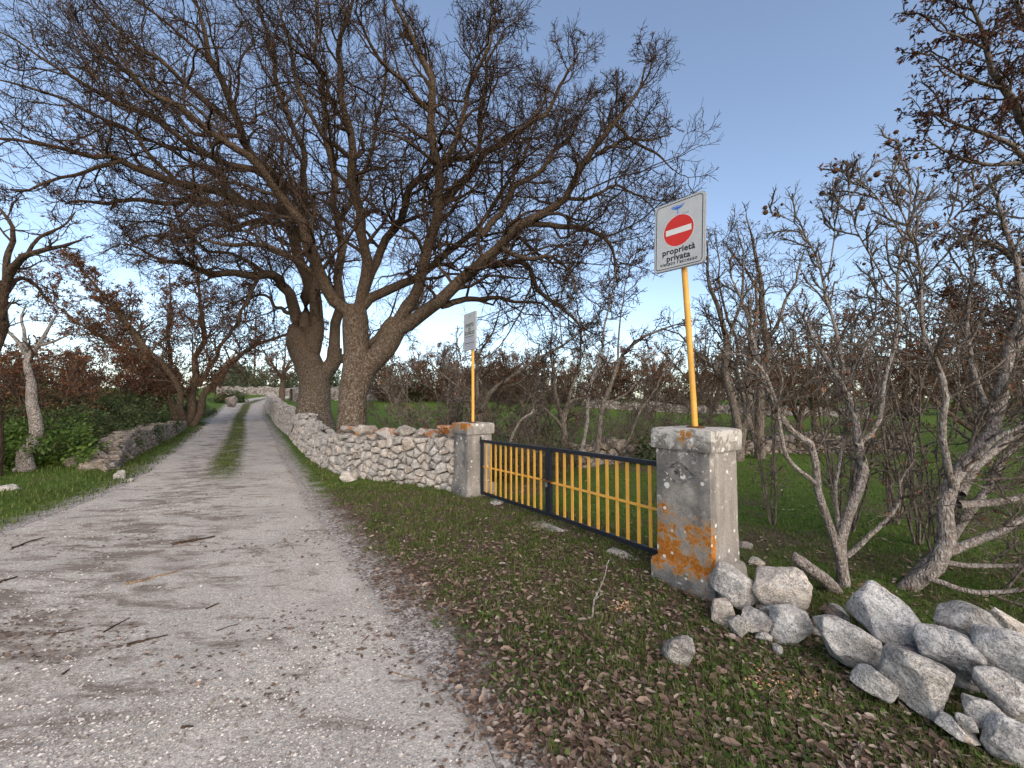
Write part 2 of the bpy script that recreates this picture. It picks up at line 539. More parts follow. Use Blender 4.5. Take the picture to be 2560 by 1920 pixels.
# ------------------------------------------------------------------ gate pillars
GX = np.array((-.583, .812, 0.))          # along the gate, from the right pillar to the left one
GN = np.array((-.812, -.583, 0.))         # towards the road
PR = np.array((1.55, 3.265)); PL = np.array((-.64, 6.32))
G_ANG = math.atan2(GX[1], GX[0])          # local x axis = along the gate; local y = (-sin, cos) = -(.812,.583)= GN side

def rough_block(sx, sy, z0, z1, seed, taper=0.0, cut=.012, n=(10, 10, 14), rnd=.02):
    """weathered masonry block, edges knocked about"""
    nx, ny, nz = n
    bm = bmesh.new()
    bmesh.ops.create_cube(bm, size=1.0)
    # split evenly
    def split(axis, k):
        for i in range(1, k):
            co = [0, 0, 0]; co[axis] = -.5 + i / k
            no = [0, 0, 0]; no[axis] = 1
            bmesh.ops.bisect_plane(bm, geom=bm.verts[:] + bm.edges[:] + bm.faces[:], plane_co=co, plane_no=no)
    split(0, nx); split(1, ny); split(2, nz)
    o = Vector((seed * 7.3, seed * 3.1, seed * 1.7))
    for v in bm.verts:
        p = v.co.copy()
        zz = z0 + (p.z + .5) * (z1 - z0)
        k = 1 - taper * (p.z + .5)
        q = Vector((p.x * sx * k, p.y * sy * k, zz))
        # how many faces of the box the vertex lies on: edges 2, corners 3
        on = (abs(p.x) > .499) + (abs(p.y) > .499) + (abs(p.z) > .499)
        cen = Vector((0, 0, (z0 + z1) / 2))
        d = Vector((p.x * sx, p.y * sy, 0))
        if d.length > 0: d.normalize()
        nz_ = mnoise.fractal(q * 9 + o, .9, 2.1, 4)
        amt = rnd * .25 * nz_
        if on >= 2:
            amt -= cut * (.6 + .9 * abs(mnoise.noise(q * 16 + o))) + .5 * cut * max(0, mnoise.noise(q * 5 + o * 2))
        if on >= 3: amt -= cut * .7
        q += d * amt
        if abs(p.z) > .499: q.z += rnd * .35 * mnoise.fractal(q * 8 + o, .9, 2, 3) - (cut * .8 if on >= 2 and p.z > 0 else 0)
        v.co = q
    bmesh.ops.recalc_face_normals(bm, faces=bm.faces)
    me = bm_mesh(bm, 'block', True)
    me.set_sharp_from_angle(angle=R(38))
    return me

def pillar_mat(name, low):
    m, n, l, b = mat_new(name, .95, .1)
    t = NT(m)
    v = t.obj()
    x, y, z = t.sep(v)
    streak = t.noise(t.map(v, (5, 5, .8)), 1.6, 6, .65)
    base = t.ramp(streak, [(.3, (.17, .155, .14)), (.5, (.27, .25, .225)), (.72, (.36, .335, .30))])
    # dark grey patches on the road face
    face = t.ramp(y, [(.14, 0), (.2, 1)])
    grey_patch = t.math('MULTIPLY', face, t.ramp(t.noise(v, 3.6, 5, .65), [(.42, 0), (.62, .75)]))
    base = t.mix(grey_patch, base, (.105, .105, .105))
    fine = t.noise(v, 70, 6, .7)
    base = t.mix(1.0, base, t.ramp(fine, [(.3, .72), (.68, 1.2)]), 'MULTIPLY')
    # grey-white crust on top and along edges
    topm = t.math('MULTIPLY', t.ramp(z, [(.0, 0), (1, 1)]), 1.0)
    zt = n.new('ShaderNodeMapRange'); zt.inputs[1].default_value = 1.02; zt.inputs[2].default_value = 1.30
    l.new(z, zt.inputs[0])
    crust = t.math('MULTIPLY', t.ramp(t.math('ADD', t.noise(v, 13, 6, .75, .5), t.math('MULTIPLY', zt.outputs[0], .17)), [(.6, 0), (.67, 1)]), .85)
    base = t.mix(crust, base, (.52, .50, .46))
    # ochre lichen, thickest low on the road face
    zr = t.ramp(t.math('MULTIPLY', z, .75), [(0, .1), (.1, .25), (.2, .6), (.42, .5), (.6, 0.0), (.8, .08), (1, .25)] if low else [(0, .1), (.1, 0), (.6, 0), (.78, .1), (.84, .5), (1, .6)])
    osum = t.math('ADD', t.noise(v, 9.5, 7, .74, .4), t.math('MULTIPLY', t.math('MULTIPLY', zr, .42), face))
    om = t.ramp(osum, [(.655, 0), (.70, 1)])
    om2 = t.ramp(osum, [(.70, 0), (.745, 1)])
    base = t.mix(om, base, (.34, .225, .125))
    base = t.mix(om2, base, t.ramp(t.noise(v, 40, 3), [(.3, (.22, .07, .012)), (.7, (.46, .185, .035))]))
    # round white lichen rosettes
    for sc_, th, off in ((7.5, .17, 0.0), (15.0, .2, 3.3)):
        vv = t.map(v, (1, 1, 1), (0, 0, 0), (off, off * .7, off * 1.3))
        # warped so the rosettes are uneven
        d = t.math('ADD', t.vor(vv, sc_), t.math('MULTIPLY', t.math('SUBTRACT', t.noise(v, 22, 3), .5), .12))
        pick = t.ramp(t.math('ADD', t.sep(t.vor(vv, sc_, out='Color'))[0], t.math('MULTIPLY', face, .14)), [(.88, 0), (.9, 1)])
        spot = t.math('MULTIPLY', t.ramp(d, [(th, 1), (th + .04, 0)]), pick)
        base = t.mix(t.math('MULTIPLY', spot, .92), base, (.66, .65, .61))
    t.col(base)
    h = t.math('ADD', t.math('MULTIPLY', t.noise(v, 22, 6, .75), 1.0), t.math('MULTIPLY', fine, .5))
    t.bump(h, .65, .02)
    return m
M['pillar'] = pillar_mat('weathered_pillar_stone', True)
M['pillar_far'] = pillar_mat('weathered_far_pillar_stone', False)
M['chip'] = stone_mat('broken_stone', (.27, .225, .185), (.09, .08, .07), orange=.2, white=.75, black=.5)

def pillar(pos, H, label, seed, diamond=False, mat='pillar'):
    z = float(hgt(pos[0], pos[1])) - .06
    t = thing('gate_pillar', label, 'pillar', (pos[0], pos[1], z), 'stone pillars of the gate', G_ANG)
    H = H + .06
    obj('shaft', rough_block(.47, .45, .0, H - .165, seed, .015, .007, (14, 14, 30), .012), M[mat], t)
    obj('cap', rough_block(.53, .51, H - .17, H, seed + 3, .0, .009, (14, 14, 6), .014), M[mat], t)
    obj('plinth', rough_block(.585, .565, -.15, .25, seed + 5, .075, .012, (12, 12, 8), .03), M[mat], t)
    if diamond:
        # broken-out lozenge on the road face
        bm = bmesh.new()
        rn = random.Random(5)
        cx, cz, hw, hh = .02, H - .36, .135, .10
        rings = []
        for k, (sc_, dep) in enumerate(((1.0, .003), (.94, -.006), (.6, -.010), (.25, -.004))):
            ring = []
            for i in range(28):
                a = i / 28 * 4
                q = int(a); f = a - q
                c = [(1, 0), (0, 1), (-1, 0), (0, -1), (1, 0)]
                px_ = c[q][0] * (1 - f) + c[q + 1][0] * f; pz_ = c[q][1] * (1 - f) + c[q + 1][1] * f
                j = 1 + (rn.uniform(-.06, .06) if k < 3 else 0)
                ring.append(bm.verts.new((cx + px_ * hw * sc_ * j, .225 * (1 - .015 * .8) + dep + rn.uniform(-.004, .005), cz + pz_ * hh * sc_ * j)))
            rings.append(ring)
        for a_, b_ in zip(rings, rings[1:]):
            for i in range(28):
                bm.faces.new((a_[i], a_[(i + 1) % 28], b_[(i + 1) % 28], b_[i]))
        bm.faces.new(rings[-1])
        bmesh.ops.recalc_face_normals(bm, faces=bm.faces)
        bm.normal_update()
        d = obj('lozenge_scar', bm_mesh(bm, 'lozenge', True), M['chip'], t)
        d.location = (0, .004, 0)
        d['label'] = 'rough broken lozenge on the road face'
    return t, z + H

pil_r, ZTR = pillar(PR, 1.27, 'large weathered stone gate pillar with orange lichen carrying the no entry sign', 2, True)
pil_l, ZTL = pillar(PL, 1.13, 'far stone gate pillar joining the dry stone wall', 9, False, 'pillar_far')

# ------------------------------------------------------------------ gate leaves
def gate_leaf(label, A, B, zA, zB, rail_z, n_bars, mid_at_B):
    """A hinge end, B meeting end (ground plane points); zA, zB = (bottom, top) at each end"""
    A = np.array(A); B = np.array(B)
    L = float(np.linalg.norm(B - A)); d = (B - A) / L
    rot = math.atan2(d[1], d[0])
    t = thing('gate_leaf', label, 'gate', (A[0], A[1], 0), 'two leaves of the yellow and black gate', rot)
    lo = lambda s: zA[0] + (zB[0] - zA[0]) * s / L
    hi = lambda s: zA[1] + (zB[1] - zA[1]) * s / L
    fr = .042
    def bar(name, p, q, w, dpt, mat, bev=.004, yoff=0.0, upright=True):
        p = Vector(p); q = Vector(q)
        ln = (q - p).length
        bm = box_bm(ln, dpt, w, bev, 2)
        o = obj(name, bm_mesh(bm, name), mat, t)
        o.location = (p + q) / 2 + Vector((0, yoff, 0))
        ang = math.atan2(q.z - p.z, q.x - p.x)
        o.rotation_euler = (0, -ang, 0)
        return o
    bar('top_rail', (0, 0, hi(0)), (L, 0, hi(L)), .045, .04, M['black_paint'])
    bar('bottom_rail', (0, 0, lo(0)), (L, 0, lo(L)), .045, .04, M['black_paint'])
    for s in (.021, L - .021):
        bar('stile', (s, 0, lo(s) + .0225), (s, 0, hi(s) - .0225), .046, .038, M['black_paint'])
    for i in range(n_bars):
        s = .05 + (L - .1) * (i + .75) / (n_bars + .5)
        bar('upright_bar', (s, 0, lo(s) + .0225), (s, 0, hi(s) - .0225), .036, .012, M['yellow'], .002)
    bar('middle_rail', (.04, 0, rail_z[0]), (L - .04, 0, rail_z[1]), .026, .008, M['yellow'], .0015, .0115)
    for zz in (lo(0) + .03, hi(0) - .01):
        b = bar('hinge', (-.09, 0, zz), (.0, 0, zz), .03, .03, M['black_paint'])
        bm = bmesh.new()
        bmesh.ops.create_cone(bm, cap_ends=True, segments=10, radius1=.014, radius2=.014, depth=.11)
        k = obj('hinge_pin', bm_mesh(bm, 'pin'), M['black_paint'], t); k.location = (-.02, 0, zz + .02)
    return t, L, rot

gm = (PR + PL) / 2 + np.array((.0, .0))
A_r = PR + GX[:2] * .30; A_l = PL - GX[:2] * .27
lR, LR_, rotR = gate_leaf('near leaf of the black gate with yellow bars hung from the large pillar', A_r, gm - GX[:2] * .004, (.16, .965), (.152, .945), (.55, .545), 11, True)
lL, LL_, rotL = gate_leaf('far leaf of the black gate with yellow bars hung from the far pillar', A_l, gm + GX[:2] * .004, (.105, .905), (.148, .938), (.51, .545), 11, True)

# chain with padlock round the meeting stiles, drop bolt
def chain():
    t = thing('gate_chain', 'small rusty chain and padlock holding the two gate leaves together', 'chain', (gm[0], gm[1], .56), None, G_ANG)
    lk = bmesh.new()
    bmesh.ops.create_cone(lk, segments=8, radius1=.1, radius2=.1, depth=.1); lk.free()
    # torus link
    a = np.linspace(0, 2 * PI, 13)
    P = np.stack([np.cos(a) * .020, np.sin(a) * .012, a * 0], -1)
    V, F = tubes(P[None], np.full((1, 13), .0042), 6)
    me = mesh_np('link', V, F, True); me.materials.append(M['rust'])
    for i in range(9):
        f = (i - 4) / 4
        o = obj('link', me, None, t)
        o.location = (f * .085, .028 + .02 * (1 - f * f) * .5, -.012 * (1 - f * f) + .004 * (i % 2))
        o.rotation_euler = ((i % 2) * 1.3 + .2, .1, .2 * f)
    bm = box_bm(.035, .016, .038, .004)
    o = obj('padlock_body', bm_mesh(bm, 'lock'), M['steel'], t); o.location = (.0, .045, -.055)
    a = np.linspace(0, PI, 9)
    P = np.stack([np.cos(a) * .012, a * 0, np.sin(a) * .02], -1)
    V, F = tubes(P[None], np.full((1, 9), .003), 6)
    s = obj('shackle', mesh_np('shackle', V, F, True), M['steel'], o); s.location = (0, 0, .018)
chain()
bm = bmesh.new()
bmesh.ops.create_cone(bm, cap_ends=True, segments=10, radius1=.009, radius2=.009, depth=.3)
bolt = obj('drop_bolt', bm_mesh(bm, 'bolt'), M['rust'], lL); bolt.location = (LL_ - .03, .028, .12)

# ------------------------------------------------------------------ signs
def text_mesh(s, size, bold=0.0, shear=0.0, space=1.0):
    cu = bpy.data.curves.new('lettering', 'FONT')
    cu.body = s; cu.size = size; cu.align_x = 'CENTER'; cu.align_y = 'CENTER'
    cu.offset = bold; cu.shear = shear; cu.space_character = space
    cu.extrude = .0004
    cu.resolution_u = 3
    o = bpy.data.objects.new('tmp', cu); COL.objects.link(o)
    dg = bpy.context.evaluated_depsgraph_get()
    me = bpy.data.meshes.new_from_object(o.evaluated_get(dg))
    bpy.data.objects.remove(o); bpy.data.curves.remove(cu)
    me.transform(Matrix.Rotation(PI / 2, 4, 'X'))
    me.name = 'lettering'
    return me

def round_plate(w, h, r, th):
    bm = bmesh.new()
    pts = []
    for cx, cz, a0 in ((w / 2 - r, h / 2 - r, 0), (-w / 2 + r, h / 2 - r, 90), (-w / 2 + r, -h / 2 + r, 180), (w / 2 - r, -h / 2 + r, 270)):
        for i in range(7):
            a = R(a0 + i * 15)
            pts.append((cx + r * math.cos(a), cz + r * math.sin(a)))
    f = [bm.verts.new((x, -th / 2, z)) for x, z in pts]
    b = [bm.verts.new((x, th / 2, z)) for x, z in pts]
    bm.faces.new(f[::-1]); bm.faces.new(b)
    n = len(pts)
    for i in range(n): bm.faces.new((f[i], f[(i + 1) % n], b[(i + 1) % n], b[i]))
    bmesh.ops.recalc_face_normals(bm, faces=bm.faces)
    return bm_mesh(bm, 'plate')

def ring_plate(w, h, r, t_, y):
    """thin printed border"""
    def loop(w, h, r):
        pts = []
        for cx, cz, a0 in ((w / 2 - r, h / 2 - r, 0), (-w / 2 + r, h / 2 - r, 90), (-w / 2 + r, -h / 2 + r, 180), (w / 2 - r, -h / 2 + r, 270)):
            for i in range(7):
                a = R(a0 + i * 15); pts.append((cx + r * math.cos(a), y, cz + r * math.sin(a)))
        return pts
    A = loop(w, h, r); B = loop(w - 2 * t_, h - 2 * t_, max(.002, r - t_))
    n = len(A)
    return mesh_np('border', np.array(A + B), np.array([(i, n + i, n + (i + 1) % n, (i + 1) % n) for i in range(n)]))

def disc(r, y, n=48):
    return mesh_np('disc', np.array([(r * math.cos(i / n * 2 * PI), y, r * math.sin(i / n * 2 * PI)) for i in range(n)] + [(0, y, 0)]),
                   np.array([(n, (i + 1) % n, i) for i in range(n)]))

def rect(w, h, y):
    return mesh_np('bar', np.array([(-w / 2, y, -h / 2), (w / 2, y, -h / 2), (w / 2, y, h / 2), (-w / 2, y, h / 2)]), np.array([(0, 1, 2, 3)]))

def logo(parent, x, z, s):
    """blue fan-shaped fountain emblem with its small grey-blue name"""
    rn = random.Random(3)
    V = []; F = []
    for i in range(9):
        a = (i - 4) / 4
        x0 = a * .30; x1 = a * .5
        z0 = .10 - .04 * abs(a); z1 = .30 + rn.uniform(-.03, .05)
        w = .045
        b_ = len(V)
        V += [(x0 - w * .6, 0, z0), (x0 + w * .6, 0, z0), (x1 + w, 0, z1), (x1 - w, 0, z1)]
        F.append((b_, b_ + 1, b_ + 2, b_ + 3))
    b_ = len(V); V += [(-.30, 0, .10), (-.04, 0, -.02), (.04, 0, -.02), (.30, 0, .10), (.2, 0, .16), (-.2, 0, .16)]
    F2 = [(b_, b_ + 1, b_ + 2, b_ + 3), (b_, b_ + 3, b_ + 4, b_ + 5)]
    b_ = len(V); V += [(-.025, 0, -.22), (.025, 0, -.22), (.025, 0, .0), (-.025, 0, .0)]
    F3 = [(b_, b_ + 1, b_ + 2, b_ + 3)]
    b_ = len(V); V += [(-.14, 0, -.26), (.14, 0, -.26), (.10, 0, -.22), (-.10, 0, -.22)]
    F4 = [(b_, b_ + 1, b_ + 2, b_ + 3)]
    o = obj('emblem', mesh_np('emblem', np.array(V) * s, np.array(F + F2 + F3 + F4)), M['ink_blue'], parent)
    o.location = (x, 0, z)
    return o

def sign(label, base, lean, pole_h, plate_c, w, h, rot, roll, kind, zbase):
    """base: foot of the pole; lean: world offset of the pole top; plate_c: height of plate centre above the foot"""
    t = thing('road_sign', label, 'sign', (base[0], base[1], zbase), 'signs on yellow poles')
    top = np.array((lean[0], lean[1], pole_h))
    n = 9
    f = np.linspace(0, 1, n)[:, None]
    P = f * top + np.stack([np.sin(f[:, 0] * 3) * .004, f[:, 0] * 0, f[:, 0] * 0 - .02 * (f[:, 0] == 0)], -1)
    V, F = tubes(P[None], np.full((1, n), .0245), 16)
    obj('pole', mesh_np('pole', V, F, True), M['yellow'], t)
    bm = bmesh.new()
    bmesh.ops.create_cone(bm, cap_ends=True, segments=10, radius1=.08, radius2=.06, depth=.012)
    k = obj('rusty_collar', bm_mesh(bm, 'collar'), M['rust'], t); k.location = (0, 0, .008)
    e = bpy.data.objects.new('sign_plate', round_plate(w, h, .035 if kind == 1 else .012, .022)); COL.objects.link(e)
    e.data.materials.append(M['sign_back']); e.parent = t
    c = top * (plate_c / pole_h)
    nv = np.array((math.sin(rot), -math.cos(rot)))                # plate front = local -y
    e.location = (c[0] + nv[0] * .042, c[1] + nv[1] * .042, plate_c)
    e.rotation_euler = (0, roll, rot)
    y = -.0135
    fp = round_plate(w - .012, h - .012, .03 if kind == 1 else .01, .003)
    fo = obj('sign_face', fp, M['sign'], e); fo.location = (0, -.0115, 0)
    for zz in (h * .25, -h * .25):
        bm = box_bm(.10, .02, .03, .003)
        k = obj('bracket', bm_mesh(bm, 'bracket'), M['steel'], e); k.location = (0, .02, zz)
    def put(name, me, mat, x, z, lift=0.0):
        o = obj(name, me, mat, e); o.location = (x, y - lift, z); return o
    if kind == 1:
        put('printed_border', ring_plate(w - .034, h - .034, .03, .0065, 0), M['ink_black'], 0, 0)
        o = logo(e, -.01, h / 2 - .085, .115); o.location.y = y
        put('lettering', text_mesh('acquedotto', .026, .0002, .3), M['ink_grey'], .03, h / 2 - .137)
        put('lettering', text_mesh('pugliese', .026, .0002, .3), M['ink_grey'], .012, h / 2 - .158)
        put('no_entry_rim', disc(.138, 0), M['white_paint'], 0, .03)
        put('no_entry_disc', disc(.133, 0), M['ink_red'], 0, .03, .0007)
        put('no_entry_bar', rect(.228, .05, 0), M['white_paint'], 0, .03, .0014)
        put('lettering', text_mesh('proprietà', .073, .0019, 0, 1.05), M['ink_black'], 0, -.138)
        put('lettering', text_mesh('privata', .073, .0019, 0, 1.05), M['ink_black'], 0, -.198)
        put('lettering', text_mesh("vietato l'accesso", .046, .0008, 0, 1.08), M['ink_black'], .002, -.242)
    else:
        o = logo(e, 0, h / 2 - .065, .075); o.location.y = y
        o.data.materials.clear(); o.data.materials.append(M['ink_grey'])
        put('lettering', text_mesh('DIVIETO', .075, .002), M['ink_black'], 0, .10)
        put('lettering', text_mesh('DI', .075, .002), M['ink_black'], 0, .035)
        put('lettering', text_mesh('SCARICO', .078, .002), M['ink_black'], 0, -.03)
        rn = random.Random(4)
        for k in range(8):
            ww = w * rn.uniform(.66, .84)
            put('small_print_line', rect(ww, .011, 0), M['ink_black'] if k % 4 == 0 else M['ink_grey'], rn.uniform(-.01, .01), -.085 - k * .027)
    return t

rot_s = math.atan2(GX[1], GX[0]) - PI      # plate local x runs along -GX; front faces the road
sign('no entry sign lettered proprieta privata on a yellow pole above the large pillar', (PR[0], PR[1]), (-.085, .03), 1.93, 1.665, .45, .60, rot_s + .06, R(2.0), 1, ZTR)
sign('narrow white dumping prohibition sign on a yellow pole above the far pillar', (PL[0], PL[1]), (-.02, .01), 1.82, 1.50, .42, .62, rot_s - .03, R(1.0), 2, ZTL)

# ------------------------------------------------------------------ stones and dry stone walls
def hull_stone(seed, dims, npts=16, bev=.10, sub=0, nz=.03, box=.6):
    """angular broken stone: hull of points on a rounded box, edges knocked off"""
    rn = random.Random(seed)
    bm = bmesh.new()
    for i in range(npts):
        v = Vector((rn.gauss(0, 1), rn.gauss(0, 1), rn.gauss(0, 1))); v.normalize()
        m = max(abs(v.x), abs(v.y), abs(v.z))
        c = v / m
        v = v.lerp(c, box) * rn.uniform(.82, 1.06)
        bm.verts.new((v.x * dims[0] / 2, v.y * dims[1] / 2, v.z * dims[2] / 2))
    r = bmesh.ops.convex_hull(bm, input=bm.verts)
    junk = [g for g in r['geom_interior'] + r['geom_unused'] if isinstance(g, bmesh.types.BMVert)]
    if junk: bmesh.ops.delete(bm, geom=list(set(junk)), context='VERTS')
    bmesh.ops.dissolve_limit(bm, angle_limit=R(16), verts=bm.verts, edges=bm.edges)
    if bev > 0:
        bmesh.ops.bevel(bm, geom=list(bm.edges), offset=bev * min(dims), segments=1 if not sub else 2, profile=.5, affect='EDGES', clamp_overlap=True)
    bmesh.ops.triangulate(bm, faces=bm.faces)
    if sub:
        L = min(dims) * .13
        for k in range(sub):
            ed = [e for e in bm.edges if e.calc_length() > L]
            if not ed: break
            bmesh.ops.subdivide_edges(bm, edges=ed, cuts=1, use_grid_fill=False)
            bmesh.ops.triangulate(bm, faces=bm.faces)
        o = Vector((seed * 1.37, seed * 2.11, seed * .73))
        bm.normal_update()
        s0 = max(dims)
        for v in bm.verts:
            p = v.co / s0 * 3.2 + o
            d = mnoise.fractal(p, .8, 2.2, 5) * .8 + (.5 - abs(mnoise.noise(p * 2.3))) * .5
            v.co += v.normal * d * nz * s0
    bmesh.ops.recalc_face_normals(bm, faces=bm.faces)
    me = bm_mesh(bm, 'stone', True)
    me.set_sharp_from_angle(angle=R(34))
    return me

def clip_poly(poly, p, n):
    """keep the side where (q-p).n <= 0"""
    out = []
    k = len(poly)
    for i in range(k):
        a = poly[i]; b = poly[(i + 1) % k]
        da = (a[0] - p[0]) * n[0] + (a[1] - p[1]) * n[1]
        db = (b[0] - p[0]) * n[0] + (b[1] - p[1]) * n[1]
        if da <= 0: out.append(a)
        if (da < 0 < db) or (db < 0 < da):
            f = da / (da - db)
            out.append((a[0] + (b[0] - a[0]) * f, a[1] + (b[1] - a[1]) * f))
    return out

def wall_cells(L, top, w, h, rn, z0=-.08):
    """uneven stone pattern on the wall face: list of polygons in (s, z)"""
    seeds = []
    z = z0
    row = 0
    while z < 1.6:
        s = rn.uniform(-w, 0)
        hh = h * rn.uniform(.8, 1.25)
        while s < L + w:
            ww = w * rn.choice((.5, .7, .85, 1.0, 1.2, 1.45, 1.75)) * rn.uniform(.85, 1.15)
            seeds.append((s + ww / 2 + rn.uniform(-.15, .15) * w, z + hh / 2 + rn.uniform(-.55, .55) * h))
            s += ww
        z += hh; row += 1
    seeds = [q for q in seeds if 0 < q[0] < L and q[1] < top(q[0]) - .02]
    cells = []
    A = np.array(seeds)
    for i, q in enumerate(seeds):
        t_ = top(q[0])
        poly = [(max(0, q[0] - w * 1.4), z0), (min(L, q[0] + w * 1.4), z0), (min(L, q[0] + w * 1.4), min(t_, q[1] + h * 1.2)), (max(0, q[0] - w * 1.4), min(t_, q[1] + h * 1.2))]
        d = np.hypot(A[:, 0] - q[0], (A[:, 1] - q[1]) * 1.3)
        for j in np.argsort(d)[1:14]:
            m = ((q[0] + A[j, 0]) / 2, (q[1] + A[j, 1]) / 2)
            n = (A[j, 0] - q[0], (A[j, 1] - q[1]) * 1.5)
            poly = clip_poly(poly, m, n)
            if len(poly) < 3: break
        if len(poly) >= 3: cells.append((q, poly))
    return cells

def cell_stone(q, poly, rn, gap=.009, depth=.16, proud=.03):
    """one face stone: local x along wall, z up, y = outwards negative; returns V, F"""
    c = np.array([sum(p[0] for p in poly) / len(poly), sum(p[1] for p in poly) / len(poly)])
    P = np.array(poly) - c
    sz = max(np.ptp(P[:, 0]), np.ptp(P[:, 1]))
    if sz < .03: return None
    # take the corners off, unevenly
    Q = []
    k = len(P)
    for i in range(k):
        a, b = P[i], P[(i + 1) % k]
        e = np.linalg.norm(b - a)
        if e < .02: continue
        f = rn.uniform(.05, .16)
        Q.append(a * (1 - f) + b * f); Q.append(a * f + b * (1 - f))
    if len(Q) < 4: return None
    Q = np.array(Q)
    r = np.linalg.norm(Q, axis=1, keepdims=True)
    Q = Q * (1 - gap / np.maximum(r, .02)) * np.array([[1 + rn.uniform(-.07, .03)] for _ in range(len(Q))])
    n = len(Q)
    pr = rn.uniform(-.02, proud)
    tx, tz = rn.uniform(-.22, .22), rn.uniform(-.2, .3)         # tilt of the stone's face
    kx, kz = rn.uniform(-.3, .3), rn.uniform(-.3, .3)           # where its boss lies
    rings = []
    for sc_, y, jit in ((.9, depth, 0), (1.0, .02, .004), (.95, -.010, .007), (.62, -.022 - .012 * min(1, sz / .2), .011)):
        ring = np.zeros((n, 3))
        ring[:, 0] = Q[:, 0] * sc_; ring[:, 2] = Q[:, 1] * sc_
        if sc_ < .9:
            ring[:, 0] += kx * sz * .18; ring[:, 2] += kz * sz * .18
        ring[:, 1] = y + np.array([rn.uniform(-jit, jit) for _ in range(n)])
        if y < .015: ring[:, 1] += -pr + ring[:, 0] * tx + ring[:, 2] * tz
        rings.append(ring)
    cen = rings[-1].mean(0); cen[1] -= .004
    V = np.concatenate(rings + [cen[None]])
    F = []
    for a in range(len(rings) - 1):
        for i in range(n):
            j = (i + 1) % n
            F.append((a * n + i, a * n + j, (a + 1) * n + j)); F.append((a * n + i, (a + 1) * n + j, (a + 1) * n + i))
    last = (len(rings) - 1) * n
    for i in range(n): F.append((last + i, last + (i + 1) % n, len(V) - 1))
    return c, V, np.array(F)

class Path:
    def __init__(s, pts):
        p = np.array(pts, float)
        # Catmull-Rom through the points
        out = []
        P = np.vstack([2 * p[0] - p[1], p, 2 * p[-1] - p[-2]])
        for i in range(1, len(P) - 2):
            for t in np.linspace(0, 1, 24, endpoint=False):
                a = P[i - 1:i + 3]
                out.append(.5 * ((2 * a[1]) + (-a[0] + a[2]) * t + (2 * a[0] - 5 * a[1] + 4 * a[2] - a[3]) * t * t + (-a[0] + 3 * a[1] - 3 * a[2] + a[3]) * t ** 3))
        out.append(p[-1])
        s.q = np.array(out)
        s.s = np.r_[0, np.cumsum(np.linalg.norm(np.diff(s.q, axis=0), axis=1))]
        s.L = s.s[-1]
    def pos(s, u): return np.array((np.interp(u, s.s, s.q[:, 0]), np.interp(u, s.s, s.q[:, 1])))
    def tan(s, u):
        d = s.pos(min(u + .15, s.L)) - s.pos(max(u - .15, 0)); return d / np.linalg.norm(d)

